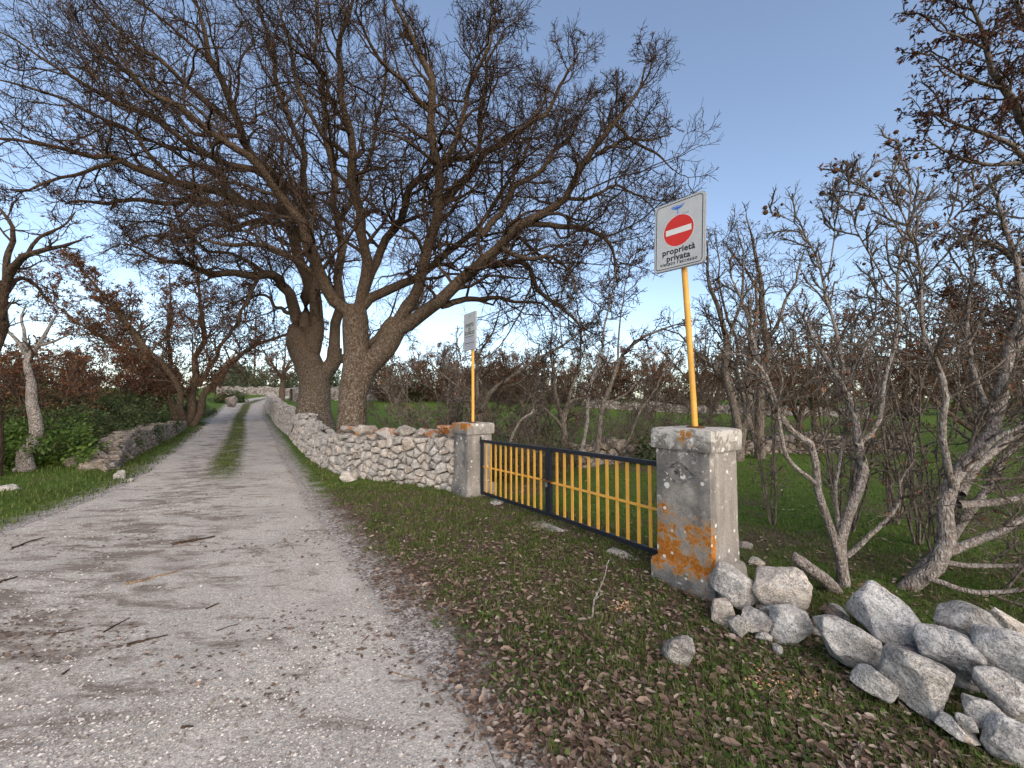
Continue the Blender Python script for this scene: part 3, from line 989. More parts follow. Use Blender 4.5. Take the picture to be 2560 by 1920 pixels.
def dry_wall(label, pts, top, thick, w, h, face_side, n_parts, seed, mat, cope=0, batter=.1, cat='wall', cope_mat=None, orange_s=None):
    """pts: base line of the visible face; face_side=+1 if the visible face looks to the right of the walking direction"""
    rn = random.Random(seed)
    pa = Path(pts)
    p0 = pa.pos(0)
    g = lambda p: float(hgt(p[0], p[1]))
    t = thing('dry_stone_wall', label, cat, (p0[0], p0[1], g(p0)))
    org = np.array((p0[0], p0[1], g(p0)))
    def frame(u):
        p = pa.pos(u); d = pa.tan(u)
        out = np.array((d[1], -d[0])) * face_side
        return p, d, out
    # inner core
    us = np.linspace(0, pa.L, max(8, int(pa.L / .35)))
    V = []
    for u in us:
        p, d, o = frame(u); z = g(p); H = top(u) - .03
        for off, zz in ((-.10, -.2), (-.10 - batter * H * .5, H * .9), (-thick + .06, H * .9), (-thick + .03, -.2)):
            q = p + o * off
            V.append((q[0] - org[0], q[1] - org[1], z + zz - org[2]))
    n = len(us)
    F = []
    for i in range(n - 1):
        for k in range(4):
            F.append((i * 4 + k, i * 4 + (k + 1) % 4, (i + 1) * 4 + (k + 1) % 4, (i + 1) * 4 + k))
    F += [(0, 3, 2, 1), ((n - 1) * 4, (n - 1) * 4 + 1, (n - 1) * 4 + 2, (n - 1) * 4 + 3)]
    obj('core', mesh_np('core', np.array(V), np.array(F)), M['rubble_core'], t)
    items = []
    for q, poly in wall_cells(pa.L, top, w, h, rn):
        r = cell_stone(q, poly, rn)
        if r is None: continue
        c, SV, SF = r
        p, d, o = frame(float(np.clip(c[0], 0, pa.L)))
        Rm = np.array([[d[0] * 1.0, -o[0], 0], [d[1], -o[1], 0], [0, 0, 1.0]])
        W = SV @ Rm.T
        base = np.array((p[0] - o[0] * batter * c[1], p[1] - o[1] * batter * c[1], g(p) + c[1]))
        items.append((float(np.hypot(base[0], base[1])) - (0.0 if p[1] < 14 else -2), base, W, SF, face_side))
    items.sort(key=lambda a: a[0])
    for k, (dist, base, W, SF, fs) in enumerate(items[:n_parts]):
        F_ = SF if fs > 0 else SF[:, ::-1]
        me = mesh_np('stone', W, F_, True)
        me.set_sharp_from_angle(angle=R(26))
        obj('stone', me, mat, t, tuple(base - org))
    rest = items[n_parts:]
    far_parts = [(W + (base - org), SF if fs > 0 else SF[:, ::-1]) for (_, base, W, SF, fs) in rest]
    # loose hearting seen on the top and the far side
    protos = []
    for k in range(8):
        me = hull_stone(seed * 31 + k, (1, .8, .6), 12, .08)
        vv = np.empty(len(me.vertices) * 3); me.vertices.foreach_get('co', vv)
        me.calc_loop_triangles()
        ff = np.empty(len(me.loop_triangles) * 3, np.int32); me.loop_triangles.foreach_get('vertices', ff)
        protos.append((vv.reshape(-1, 3), ff.reshape(-1, 3)))
        bpy.data.meshes.remove(me)
    def put(V0, s, loc, rz, rx):
        c, s_ = math.cos(rz), math.sin(rz); a, b = math.cos(rx), math.sin(rx)
        Mx = np.array([[c, -s_, 0], [s_, c, 0], [0, 0, 1]]) @ np.array([[1, 0, 0], [0, a, -b], [0, b, a]])
        return (V0 * s) @ Mx.T + loc
    u = 0.0
    while u < pa.L:
        p, d, o = frame(u); z = g(p); H = top(u)
        for k in range(3):
            off = -thick * rn.uniform(.2, .95)
            q = p + o * off
            s = w * rn.uniform(.7, 1.3)
            V0, F0 = rn.choice(protos)
            far_parts.append((put(V0, s, np.array((q[0], q[1], z + H - s * .18)) - org, rn.uniform(0, 6), rn.uniform(-.5, .5)), F0))
        for k in range(2):
            q = p + o * (-thick + .02)
            s = w * rn.uniform(.8, 1.4)
            V0, F0 = rn.choice(protos)
            far_parts.append((put(V0, s, np.array((q[0], q[1], z + rn.uniform(0, .95) * H)) - org, rn.uniform(0, 6), rn.uniform(-.5, .5)), F0))
        u += w * (.6 if pa.pos(u)[1] < 16 else 1.1)
    Vm, Fm = merge(far_parts)
    st = obj('small_rubble', mesh_np('rubble', Vm, Fm, False), mat, t)
    st['kind'] = 'stuff'
    # cope stones set on top
    u = .12
    k = 0
    while cope and u < min(cope, pa.L):
        ww = rn.uniform(.24, .46); hh = rn.uniform(.16, .27)
        p, d, o = frame(u + ww / 2); z = g(p)
        me = hull_stone(seed * 77 + k, (ww, thick * rn.uniform(.7, .95), hh), 18, .10, 2 if p[1] < 9 else 0, .035, .75)
        q = p - o * (thick * .47)
        s = obj('cope_stone', me, cope_mat or mat, t, tuple(np.array((q[0], q[1], z + top(u + ww / 2) + hh * .36)) - org))
        s.rotation_euler = (rn.uniform(-.15, .15), rn.uniform(-.18, .18), math.atan2(d[1], d[0]) + rn.uniform(-.25, .25))
        u += ww * rn.uniform(.92, 1.05); k += 1
    return t

# wall from the far pillar, bending to run along the right side of the track
WP = [(-.98, 6.36), (-1.6, 6.75), (-2.3, 7.12), (-3.1, 7.6), (-3.9, 8.3), (-4.75, 9.35), (-5.7, 10.7), (-7.3, 13.0), (-9.1, 15.6), (-11.6, 19.0), (-15.9, 25.2), (-21.3, 33.2)]
def top_right(u):
    a = .80 - .22 * math.exp(-((u - 5.0) / 1.3) ** 2) + .05 * math.sin(u * 2.3) + .03 * math.sin(u * 5.1 + 1)
    a += .16 * float(smooth01(6.5, 9.5, u))
    return a
dry_wall('long dry stone wall from the far gate pillar along the right side of the track', WP, top_right, .55, .19, .135, -1, 330, 11, M['wall_stone'], 3.35, .08, cope_mat=M['cope_stone'])

# low broken wall on the left side of the track
WL = [(-8.55, 8.35), (-9.3, 9.3), (-10.5, 11.0), (-11.9, 13.2), (-13.6, 15.8), (-15.0, 17.8)]
def top_left(u):
    return .12 + .48 * float(smooth01(0, 1.8, u)) + .05 * math.sin(u * 2.7) - .25 * float(smooth01(6.0, 9.0, u)) 
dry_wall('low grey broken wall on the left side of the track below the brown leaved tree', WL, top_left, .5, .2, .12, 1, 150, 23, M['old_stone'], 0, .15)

# ruined field wall behind the gate
WF = [(1.5, 8.6), (3.2, 9.6), (5.4, 10.4), (8.0, 10.9), (11.5, 11.0)]
def top_field(u):
    return .42 + .12 * math.sin(u * 1.9) + .07 * math.sin(u * 4.7 + 2)
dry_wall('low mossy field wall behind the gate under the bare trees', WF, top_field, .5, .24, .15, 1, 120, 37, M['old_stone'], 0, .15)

# tumbled stones beside the large pillar: a collapsed stretch of wall
RW = thing('collapsed_stone_wall', 'heap of large pale limestone blocks tumbled from a wall beside the large pillar', 'wall', (1.95, 2.45, 0))
ro = np.array((1.95, 2.45, 0))
def hero(px, py, Y, wpx, hpx, tilt, dr, seed, lean=0.0, parent=RW, box=.72, yaw=0.0, sub=4):
    c = at(px, py, Y)
    th = math.atan((px - 1280) / 961)
    w = wpx * Y * math.cos(th) / 961 * 1.06
    h = hpx * Y / 961 * 1.06
    dpt = dr * w
    me = hull_stone(seed, (w, dpt, h), 20, .035, sub, .036, box)
    cy = c + np.array((math.sin(th), math.cos(th), 0)) * dpt * .3
    o = obj('stone', me, M['stone'], parent, tuple(cy - ro))
    o.rotation_mode = 'ZXY'
    o.rotation_euler = (lean, R(tilt), -th + yaw)
    return o
for a in [
    (1836, 1478, 2.72, 128, 78, 30, .8, 101), (1955, 1476, 2.58, 138, 100, 10, .8, 102), (1809, 1535, 2.62, 64, 62, 5, 1.0, 103),
    (1846, 1570, 2.5, 56, 44, 25, 1.0, 104), (1892, 1562, 2.5, 76, 54, 20, .9, 105), (1908, 1598, 2.45, 48, 30, 15, 1, 106),
    (1978, 1572, 2.42, 112, 82, 2, .8, 107), (2221, 1556, 2.3, 196, 124, 30, .7, 108), (2120, 1622, 2.18, 190, 92, 22, .7, 109),
    (2423, 1576, 2.2, 196, 92, 14, .8, 110), (2372, 1636, 2.05, 180, 84, 14, .8, 111), (2299, 1725, 1.86, 208, 124, 20, .8, 112),
    (2515, 1652, 1.95, 190, 120, 16, .8, 113), (2510, 1752, 1.8, 180, 96, 22, .8, 114), (2454, 1790, 1.76, 108, 74, 18, .9, 115),
    (2428, 1824, 1.72, 80, 34, 18, 1, 116), (2530, 1872, 1.64, 150, 100, 10, .9, 117), (2185, 1722, 1.95, 110, 64, 28, .9, 118),
    (2280, 1655, 2.15, 130, 40, 14, 1, 119), (2090, 1542, 2.62, 66, 44, 20, 1, 120), (2520, 1566, 2.5, 110, 62, 8, 1, 121),
    (2395, 1832, 1.74, 110, 34, 20, 1, 122), (2060, 1600, 2.5, 80, 44, 12, 1, 124), (2330, 1620, 2.3, 110, 60, 8, 1, 125),
    (2160, 1660, 2.2, 90, 60, 12, 1, 126), (2420, 1700, 2.05, 130, 80, 8, 1, 127), (2520, 1800, 1.85, 120, 60, 8, 1, 128), (1925, 1530, 2.6, 56, 40, 8, 1, 129)]:
    hero(*a)
# a stone more of the heap outside the frame
hero(2720, 1760, 1.7, 200, 130, 12, .8, 131); hero(2800, 1850, 1.6, 200, 130, 6, .8, 132)

def loose(px, py, Y, wpx, hpx, tilt, label, seed, mat='stone', sub=3, box=.5):
    c = at(px, py, Y)
    w = wpx * Y / 961; h = hpx * Y / 961
    me = hull_stone(seed, (w, w * .8, h * 1.3), 18, .08, sub, .035, box)
    me.materials.append(M[mat])
    z = float(hgt(c[0], c[1]))
    o = obj('loose_stone', me, None, None, (c[0], c[1], z + h * .36))
    o.rotation_euler = (0, R(tilt), seed)
    return tag(o, label, 'stone', 'loose stones on the ground', 'thing')
loose(1698, 1652, 2.28, 82, 62, 8, 'pale loose stone lying in the leaves in front of the heap of blocks', 201)
loose(872, 1206, 7.2, 44, 26, 4, 'white loose stone on the grass at the bend of the wall', 202)
loose(301, 1200, 7.5, 26, 22, 30, 'rounded pale stone on the verge at the left edge of the track', 203, 'stone', 2)
loose(325, 1206, 7.3, 12, 8, 0, 'tiny pale stone beside the rounded one at the left edge of the track', 204, 'stone', 1)
loose(22, 1244, 6.2, 44, 14, 0, 'flat white stone in the grass at the left edge of the photo', 205, 'stone', 2)
loose(36, 1190, 7.6, 12, 10, 0, 'small white stone at the foot of the crooked tree', 206, 'stone', 1)
for k, (px, py, Y, w_, h_, lab) in enumerate([
    (182, 1176, 8.3, 36, 26, 'dark rubble stone nearest the crooked tree'), (210, 1168, 8.5, 34, 28, 'grey rubble stone second from the crooked tree'),
    (232, 1175, 8.2, 60, 26, 'long pale rubble stone at the end of the low left wall'), (262, 1160, 8.6, 40, 30, 'big grey rubble stone beside the end of the low left wall'),
    (262, 1178, 8.1, 30, 20, 'small pale rubble stone below the low left wall')]):
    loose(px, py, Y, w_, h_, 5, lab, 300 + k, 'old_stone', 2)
loose(1865, 1382, 4.0, 36, 18, 0, 'small stone in the grass right of the large pillar', 207, 'stone', 2)
loose(1893, 1428, 3.6, 44, 16, 0, 'flat stone in the grass behind the heap of blocks', 208, 'stone', 2)
loose(1945, 1634, 2.36, 36, 20, 0, 'small brownish stone half buried in front of the heap', 209, 'stone', 2)
o = loose(578, 990, 30.0, 30, 34, 0, 'grey boulder standing at the far end of the left verge', 210, 'old_stone', 2)
# flat threshold slabs under the gate
def slab(px, py, w, d, label, seed):
    Y = EYE * 961 / (py - 1000)
    c = at(px, py, Y)
    me = hull_stone(seed, (w, d, .10), 22, .1, 3, .012, .35)
    me.materials.append(M['stone'])
    o = obj('threshold_slab', me, None, None, (c[0], c[1], float(hgt(c[0], c[1])) - .015))
    o.rotation_euler = (0, 0, -.95)
    return tag(o, label, 'stone slab', 'flat slabs under the gate', 'thing')
slab(1556, 1394, .38, .24, 'flat grey slab under the near gate leaf', 221)
slab(1370, 1320, .55, .42, 'flat mossy slab under the meeting stiles of the gate', 222)
slab(1232, 1258, .45, .3, 'flat slab at the foot of the far pillar', 223)

# ------------------------------------------------------------------ tree building
GOLD = 2.399963

def limb_path(pts, K, rng, wig=.012):
    """pts: (px, py, Y, r) -> smooth polyline of K+1 points, radii"""
    W = np.array([at(p[0], p[1], p[2]) for p in pts])
    r = np.array([p[3] for p in pts])
    P = np.vstack([2 * W[0] - W[1], W, 2 * W[-1] - W[-2]])
    out, rr = [], []
    for i in range(1, len(P) - 2):
        for t in np.linspace(0, 1, 10, endpoint=False):
            a = P[i - 1:i + 3]
            out.append(.5 * ((2 * a[1]) + (-a[0] + a[2]) * t + (2 * a[0] - 5 * a[1] + 4 * a[2] - a[3]) * t * t + (-a[0] + 3 * a[1] - 3 * a[2] + a[3]) * t ** 3))
            rr.append(r[i - 1] * (1 - t) + r[i] * t)
    out.append(W[-1]); rr.append(r[-1])
    out = np.array(out); rr = np.array(rr)
    s = np.r_[0, np.cumsum(np.linalg.norm(np.diff(out, axis=0), axis=1))]
    u = np.linspace(0, s[-1], K + 1)
    Q = np.stack([np.interp(u, s, out[:, k]) for k in range(3)], -1)
    Rr = np.interp(u, s, rr)
    w = rng.normal(0, 1, Q.shape) * wig * s[-1] / K * 2.2
    w[0] = 0
    # broad sinuous sway so that limbs read as grown wood
    ph = rng.uniform(0, 6, 3)
    sw = np.stack([np.sin(u * 2.6 + ph[k]) + .6 * np.sin(u * 5.3 + 2 * ph[k]) for k in range(3)], -1) * wig * 3.2 * np.minimum(1, u / .8)[:, None] * np.clip(Rr / .03, .35, 1)[:, None]
    sw[0] = 0
    return Q + w + sw, Rr

def walk(pos, d, L, K, wig, up, rng, kink=0.0):
    N = len(pos)
    P = np.empty((N, K + 1, 3)); P[:, 0] = pos
    p = pos.copy()
    step = (L / K)[:, None]
    for k in range(K):
        d = d + rng.normal(0, wig, (N, 3))
        if kink > 0:
            m = rng.random((N, 1)) < .3
            d = d + m * rng.normal(0, kink, (N, 3))
        d[:, 2] += up
        d = nrm(d)
        p = p + d * step
        P[:, k + 1] = p
    return P

def spawn(P, Rd, n, t0, t1, ang, lf, K, wig, up, rng, rfac=.6, rend=.003, rmax=9, up0=0.0, kink=0.0, labs=None):
    """n children on each of the N parent paths"""
    N, Kp, _ = P.shape; Kp -= 1
    Lp = np.linalg.norm(np.diff(P, axis=1), axis=2).sum(1)
    t = t0 + (t1 - t0) * (np.arange(n)[None] + rng.random((N, n))) / n
    x = np.clip(t * Kp, 0, Kp - 1e-4); i = x.astype(int); f = (x - i)[..., None]
    ar = np.arange(N)[:, None]
    A = P[ar, i]; B = P[ar, i + 1]
    pos = A * (1 - f) + B * f
    T = nrm(B - A)
    rr = Rd[ar, i] * (1 - f[..., 0]) + Rd[ar, i + 1] * f[..., 0]
    ref = np.where(np.abs(T[..., 2:3]) < .8, np.array([0., 0, 1]), np.array([1., 0, 0]))
    U = nrm(ref - (ref * T).sum(-1, keepdims=True) * T); W = np.cross(T, U)
    phi = np.arange(n)[None] * GOLD + rng.uniform(0, 2 * PI, (N, 1)) + rng.normal(0, .5, (N, n))
    a = np.radians(rng.uniform(ang[0], ang[1], (N, n)))
    # less splay at the very tip
    a = a * (1 - .45 * t ** 3)
    d = np.cos(a)[..., None] * T + np.sin(a)[..., None] * (np.cos(phi)[..., None] * U + np.sin(phi)[..., None] * W)
    d[..., 2] += up0
    d = nrm(d)
    if labs is None:
        L = rng.uniform(lf[0], lf[1], (N, n)) * Lp[:, None] * (1.1 - .55 * t)
    else:
        L = rng.uniform(labs[0], labs[1], (N, n)) * (1.2 - .78 * t)
    r0 = np.minimum(np.minimum(rr * rfac, rmax), rr * .9)
    r0 = np.maximum(r0, rend * 1.15)
    M_ = N * n
    Pc = walk(pos.reshape(M_, 3), d.reshape(M_, 3), L.reshape(M_), K, wig, up, rng, kink)
    k = np.linspace(0, 1, K + 1)[None]
    Rc = r0.reshape(M_, 1) * (1 - k) + rend * k
    return Pc, Rc

def leaves(P, n, size, rng, droop=.3, wid=.42):
    """n leaves (may be a fraction) on each path's outer part -> V, F, rnd"""
    N, K, _ = P.shape
    m = int(N * n)
    i = rng.integers(0, N, m)
    t = rng.uniform(.25, 1, m) * (K - 1) - 1e-4; k = t.astype(int); f = (t - k)[:, None]
    p = P[i, k] * (1 - f) + P[i, np.minimum(k + 1, K - 1)] * f
    d = nrm(nrm(P[i, -1] - P[i, 0]) * .6 + rng.normal(0, .7, (m, 3)) + np.array([0, 0, -droop]))
    s = nrm(np.cross(d, rng.normal(0, 1, (m, 3))))
    l = (size * rng.uniform(.6, 1.3, m))[:, None]
    nn = np.cross(d, s)
    V = np.stack([p, p + d * l * .45 + s * l * wid * .5 + nn * l * .08, p + d * l, p + d * l * .45 - s * l * wid * .5 + nn * l * .08], 1).reshape(-1, 3)
    b = np.arange(m)[:, None] * 4
    F = np.concatenate([b + np.array([[0, 1, 2]]), b + np.array([[0, 2, 3]])])
    return V, F, np.repeat(rng.random(m), 4)

def grow(limbs, rng, sp1, L1, lev, first=.16, r1=.5, kink=.42, wig=.18, prune=None):
    """limbs: list of (P, R).  sp1: spacing of first-order branches, L1: their length range in m.
    lev: list of dict(n, lf, K, ang) for the following orders"""
    out = []
    P1, R1 = [], []
    for P, Rd in limbs:
        L = np.linalg.norm(np.diff(P, axis=0), axis=1).sum()
        n = max(2, int(L * (1 - first) / sp1))
        a, b = spawn(P[None], Rd[None], n, first, 1.0, (30, 66), None, 9, wig, .04, rng, r1, .007, .045, .06, kink, labs=L1)
        P1.append(a); R1.append(b)
    P1 = np.concatenate(P1); R1 = np.concatenate(R1)
    if prune is not None:
        k = prune(P1[:, -1]); P1 = P1[k]; R1 = R1[k]
    out.append((P1, R1))
    P, Rd = P1, R1
    for q in lev:
        P, Rd = spawn(P, Rd, q['n'], q.get('t0', .12), 1.0, q.get('ang', (30, 65)), q['lf'], q['K'], q.get('wig', .2), q.get('up', .04), rng,
                      .65, q.get('rend', .004), 9, q.get('up0', .05), q.get('kink', .3))
        out.append((P, Rd))
    return out

def tree_thing(name, label, cat, base, trunk_parts, crown_levels, leafspec, bark, twig, rng, group=None, thick_levels=1, sides=(12, 5, 4, 3, 3), trunk_name='trunk'):
    """trunk_parts: list of (P,R) limb paths.  Everything in world coordinates, moved to the base."""
    base = np.asarray(base, float)
    t = thing(name, label, cat, tuple(base), group)
    V, F = merge([tubes(P[None], Rd[None], sides[0]) for P, Rd in trunk_parts])
    me = mesh_np('trunk', V - base, F, True)
    obj(trunk_name, me, bark, t)
    parts = []
    for k, (P, Rd) in enumerate(crown_levels):
        parts.append(tubes(P, Rd, sides[min(k + 1, len(sides) - 1)]))
    if parts:
        V, F = merge(parts)
        c = obj('crown', mesh_np('crown', V - base, F, True), twig, t)
        c['kind'] = 'stuff'
    if leafspec:
        V, F, rn_ = leafspec
        c = obj('foliage', mesh_np('foliage', V - base, F, False, {'rnd': rn_}), M[leafspec_mat[0]], t)
        c['kind'] = 'stuff'
    return t
leafspec_mat = ['leaf_brown']

def from_px(limbs, K, rng, wig=.012):
    return [limb_path(l, K if len(l) > 4 else max(6, K * 2 // 3), rng, wig) for l in limbs]

OAK_LEV = [dict(n=7, lf=(.34, .66), K=6, rend=.0052, wig=.2, kink=.4), dict(n=6, lf=(.36, .7), K=3, rend=.0042, wig=.16, kink=.18, up=.05), dict(n=4, lf=(.4, .8), K=1, rend=.003, wig=.1, kink=0, up0=.08)]

# --- oak nearest the gate
rng = np.random.default_rng(5)
oakA_tr = from_px([
    [(876, 1150, 8.6, .42), (879, 1090, 8.6, .33), (881, 1040, 8.6, .305), (886, 960, 8.6, .285), (889, 880, 8.6, .27), (889, 805, 8.6, .285), (892, 765, 8.6, .2)],
    [(893, 990, 8.62, .2), (912, 930, 8.66, .24), (940, 893, 8.7, .25), (966, 862, 8.7, .25), (982, 825, 8.7, .28), (992, 795, 8.7, .17)]], 22, rng, .004)
oakA_l = from_px([
    [(985, 820, 8.7, .17), (1034, 730, 8.6, .15), (1069, 660, 8.4, .135), (1080, 600, 8.2, .125), (1092, 490, 7.9, .11), (1094, 390, 7.6, .1), (1078, 260, 7.3, .085), (1056, 143, 7.0, .065), (1017, 60, 6.8, .045), (975, -30, 6.6, .025)],
    [(990, 825, 8.7, .2), (1050, 790, 8.6, .17), (1103, 765, 8.5, .16), (1140, 710, 8.3, .15), (1180, 658, 8.1, .135), (1251, 617, 7.9, .12), (1338, 552, 7.6, .1), (1394, 498, 7.4, .085), (1451, 417, 7.2, .07), (1512, 356, 7.0, .058), (1555, 295, 6.9, .045), (1590, 225, 6.8, .03), (1610, 160, 6.7, .014)],
    [(1312, 560, 7.7, .07), (1400, 566, 7.5, .06), (1477, 573, 7.3, .05), (1516, 590, 7.2, .04), (1529, 651, 7.1, .03), (1545, 720, 7.0, .014)],
    [(1190, 660, 8.1, .085), (1273, 658, 8.2, .075), (1316, 673, 8.2, .065), (1355, 725, 8.2, .055), (1394, 765, 8.2, .042), (1440, 800, 8.2, .03), (1475, 845, 8.2, .016)],
    [(1200, 590, 8.0, .085), (1277, 495, 8.3, .075), (1338, 434, 8.4, .062), (1377, 378, 8.4, .052), (1416, 347, 8.4, .042), (1451, 299, 8.4, .03), (1490, 230, 8.4, .014)],
    [(1090, 520, 8.2, .11), (1156, 456, 8.4, .095), (1234, 369, 8.4, .08), (1303, 321, 8.3, .065), (1364, 286, 8.2, .052), (1395, 226, 8.1, .04), (1425, 187, 8.0, .03), (1451, 120, 7.9, .014)],
    [(1540, 310, 6.9, .035), (1603, 360, 6.9, .03), (1640, 385, 6.9, .022), (1680, 420, 6.9, .011)],
    [(1490, 385, 7.0, .04), (1575, 350, 7, .03), (1630, 350, 7, .022), (1675, 335, 7, .011)],
    [(889, 790, 8.6, .2), (860, 766, 8.5, .165), (817, 728, 8.3, .15), (787, 686, 8.1, .14), (780, 640, 7.9, .13), (760, 560, 7.6, .11), (700, 470, 7.2, .09), (610, 400, 6.8, .075), (520, 330, 6.5, .06), (430, 250, 6.3, .048), (340, 180, 6.1, .033), (250, 110, 6.0, .016)],
    [(895, 780, 8.6, .18), (908, 738, 8.6, .15), (908, 660, 8.5, .135), (904, 573, 8.3, .12), (895, 500, 8.0, .108), (880, 400, 7.6, .09), (862, 300, 7.3, .075), (850, 180, 7.0, .06), (860, 60, 6.7, .04), (880, -60, 6.5, .02)],
    [(898, 775, 8.6, .15), (930, 743, 8.7, .13), (990, 717, 8.9, .115), (1060, 680, 9.1, .1), (1150, 610, 9.4, .08), (1230, 520, 9.6, .06), (1290, 430, 9.7, .045), (1330, 330, 9.8, .03), (1360, 220, 9.9, .014)],
    [(903, 745, 8.6, .13), (925, 690, 8.7, .115), (969, 617, 8.8, .105), (995, 530, 8.7, .095), (1040, 460, 8.5, .083), (1120, 420, 8.3, .072), (1182, 370, 8.1, .06), (1203, 278, 7.9, .05), (1225, 180, 7.7, .035), (1260, 80, 7.5, .016)],
    [(1094, 420, 7.7, .075), (1150, 330, 7.6, .062), (1180, 220, 7.5, .05), (1210, 120, 7.3, .035), (1240, 25, 7.2, .016)],
    [(1078, 280, 7.4, .06), (1000, 210, 7.0, .048), (930, 120, 6.8, .035), (890, 20, 6.6, .016)],
    [(1103, 765, 8.5, .09), (1190, 750, 9, .07), (1260, 740, 9.4, .055), (1330, 760, 9.7, .04), (1390, 800, 9.9, .018)],
    [(787, 686, 8.1, .075), (720, 640, 7.6, .06), (640, 610, 7.2, .05), (560, 600, 6.9, .038), (470, 580, 6.7, .018)],
    [(1251, 617, 7.9, .06), (1300, 640, 7.4, .05), (1360, 640, 7.0, .04), (1420, 680, 6.8, .028), (1450, 740, 6.7, .014)],
    [(1394, 498, 7.4, .05), (1470, 490, 7.7, .04), (1540, 470, 7.9, .03), (1600, 490, 8.0, .022), (1650, 540, 8.1, .012)],
    [(880, 400, 7.6, .06), (810, 330, 7.0, .05), (760, 230, 6.6, .04), (720, 120, 6.3, .03), (690, 10, 6.1, .016)],
], 22, rng, .02)
oakA_l = [(P, Rd * .86) for P, Rd in oakA_l]
lv = grow(oakA_l, rng, .24, (1.0, 2.8), OAK_LEV, prune=lambda q: (q[:, 0] < 3.35) & ((q[:, 2] < 9.9) | (q[:, 0] < 1.5)))
oakA = tree_thing('oak_tree', 'large bare oak with a forked pale trunk behind the bend of the wall', 'tree', at(880, 1100, 8.6) * np.array((1, 1, 0)),
                  oakA_tr + oakA_l, lv, leaves(lv[-1][0], .025, .055, rng), M['bark_oak'], M['bark_twig'], rng, 'two big bare oaks')

# --- oak farther along the wall, its crown reaching over the track
rng = np.random.default_rng(8)
oakB_tr = from_px([
    [(786, 1075, 14, .74), (785, 1030, 14, .58), (786, 985, 14, .52), (784, 945, 14, .5), (768, 900, 14, .47), (750, 855, 14, .46), (742, 825, 14, .3)],
    [(795, 960, 14, .33), (808, 935, 14.1, .3), (832, 905, 14.2, .27), (838, 870, 14.2, .25)],
    [(770, 910, 14, .3), (782, 860, 14, .32), (785, 820, 14, .28)]], 18, rng, .004)
oakB_l = from_px([
    [(735, 835, 14, .27), (739, 790, 14, .24), (726, 738, 13.6, .21), (704, 704, 13.2, .19), (660, 680, 12.6, .16), (600, 690, 12, .13), (540, 690, 11.6, .1), (470, 660, 11.2, .08), (400, 640, 10.8, .055), (320, 620, 10.5, .025)],
    [(650, 682, 12.4, .075), (625, 730, 12.2, .06), (612, 780, 12.0, .045), (600, 820, 12, .018)],
    [(765, 850, 14, .29), (769, 790, 14, .26), (765, 704, 13.7, .23), (752, 650, 13.3, .21), (717, 545, 12.3, .18), (612, 500, 11.3, .155), (520, 475, 10.5, .13), (443, 456, 9.8, .11), (316, 400, 8.9, .08), (200, 385, 8.2, .055), (80, 360, 7.6, .035), (-40, 340, 7.2, .018)],
    [(790, 850, 14, .29), (791, 790, 14, .26), (791, 704, 13.8, .23), (774, 617, 13.4, .21), (759, 506, 12.6, .185), (709, 464, 12, .165), (650, 400, 11.2, .14), (600, 340, 10.6, .12), (565, 250, 10, .1), (545, 160, 9.5, .08), (510, 70, 9.1, .055), (460, -30, 8.8, .03)],
    [(836, 880, 14.2, .24), (843, 782, 14.3, .2), (850, 680, 14.4, .18), (845, 560, 14.2, .16), (830, 440, 13.8, .13), (815, 320, 13.3, .1), (800, 200, 12.8, .08), (790, 60, 12.3, .05), (780, -60, 12, .03)],
    [(835, 905, 14.2, .2), (870, 890, 14.6, .18), (930, 850, 15, .15), (1000, 800, 15.5, .1), (1060, 740, 16, .06), (1100, 680, 16.4, .03)],
    [(709, 464, 12, .13), (600, 420, 11, .105), (480, 360, 10, .085), (360, 290, 9.2, .07), (240, 220, 8.5, .05), (120, 150, 8, .033), (0, 90, 7.6, .016)],
    [(600, 500, 11.3, .1), (480, 510, 10.4, .08), (360, 500, 9.7, .06), (250, 500, 9.2, .042), (160, 520, 8.8, .02)],
    [(570, 300, 10.2, .085), (470, 220, 9.4, .065), (370, 130, 8.8, .05), (280, 50, 8.4, .035), (200, -40, 8, .018)],
    [(774, 617, 13.4, .15), (720, 560, 13.8, .125), (640, 560, 14.2, .1), (540, 565, 14.6, .08), (440, 590, 15, .06), (330, 600, 15.2, .04), (250, 640, 15.4, .018)],
    [(759, 506, 12.6, .13), (760, 400, 12, .105), (720, 290, 11.4, .085), (690, 180, 10.8, .07), (660, 70, 10.3, .05), (640, -40, 10, .025)],
    [(316, 400, 8.9, .055), (220, 430, 8.6, .042), (120, 460, 8.2, .03), (20, 470, 7.9, .016)],
    [(443, 456, 9.8, .065), (330, 340, 9.2, .05), (210, 270, 8.6, .04), (90, 220, 8.1, .028), (-20, 200, 7.8, .014)],
    [(845, 560, 14.2, .11), (900, 450, 13.9, .085), (940, 330, 13.5, .07), (960, 200, 13, .05), (970, 80, 12.5, .025)],
    [(600, 340, 10.6, .07), (500, 330, 9.9, .058), (390, 250, 9.2, .045), (290, 160, 8.7, .032), (190, 80, 8.3, .016)],
    [(612, 500, 11.3, .07), (520, 430, 10.6, .06), (430, 370, 10.0, .048), (330, 330, 9.4, .035), (230, 320, 9.0, .018)],
    [(660, 680, 12.6, .075), (590, 640, 12.3, .062), (500, 610, 12.0, .05), (400, 560, 11.6, .038), (300, 560, 11.3, .018)],
    [(739, 790, 14, .1), (700, 770, 14.6, .08), (650, 740, 15.2, .06), (590, 750, 15.6, .04), (540, 780, 16, .016)],
    [(545, 160, 9.5, .05), (450, 90, 9.0, .04), (360, 20, 8.6, .028), (290, -50, 8.3, .014)],
], 22, rng, .024)
oakB_l = [(P, Rd * .86) for P, Rd in oakB_l]
lv = grow(oakB_l, rng, .32, (1.2, 3.6), OAK_LEV)
lvl = lv[-1][0]
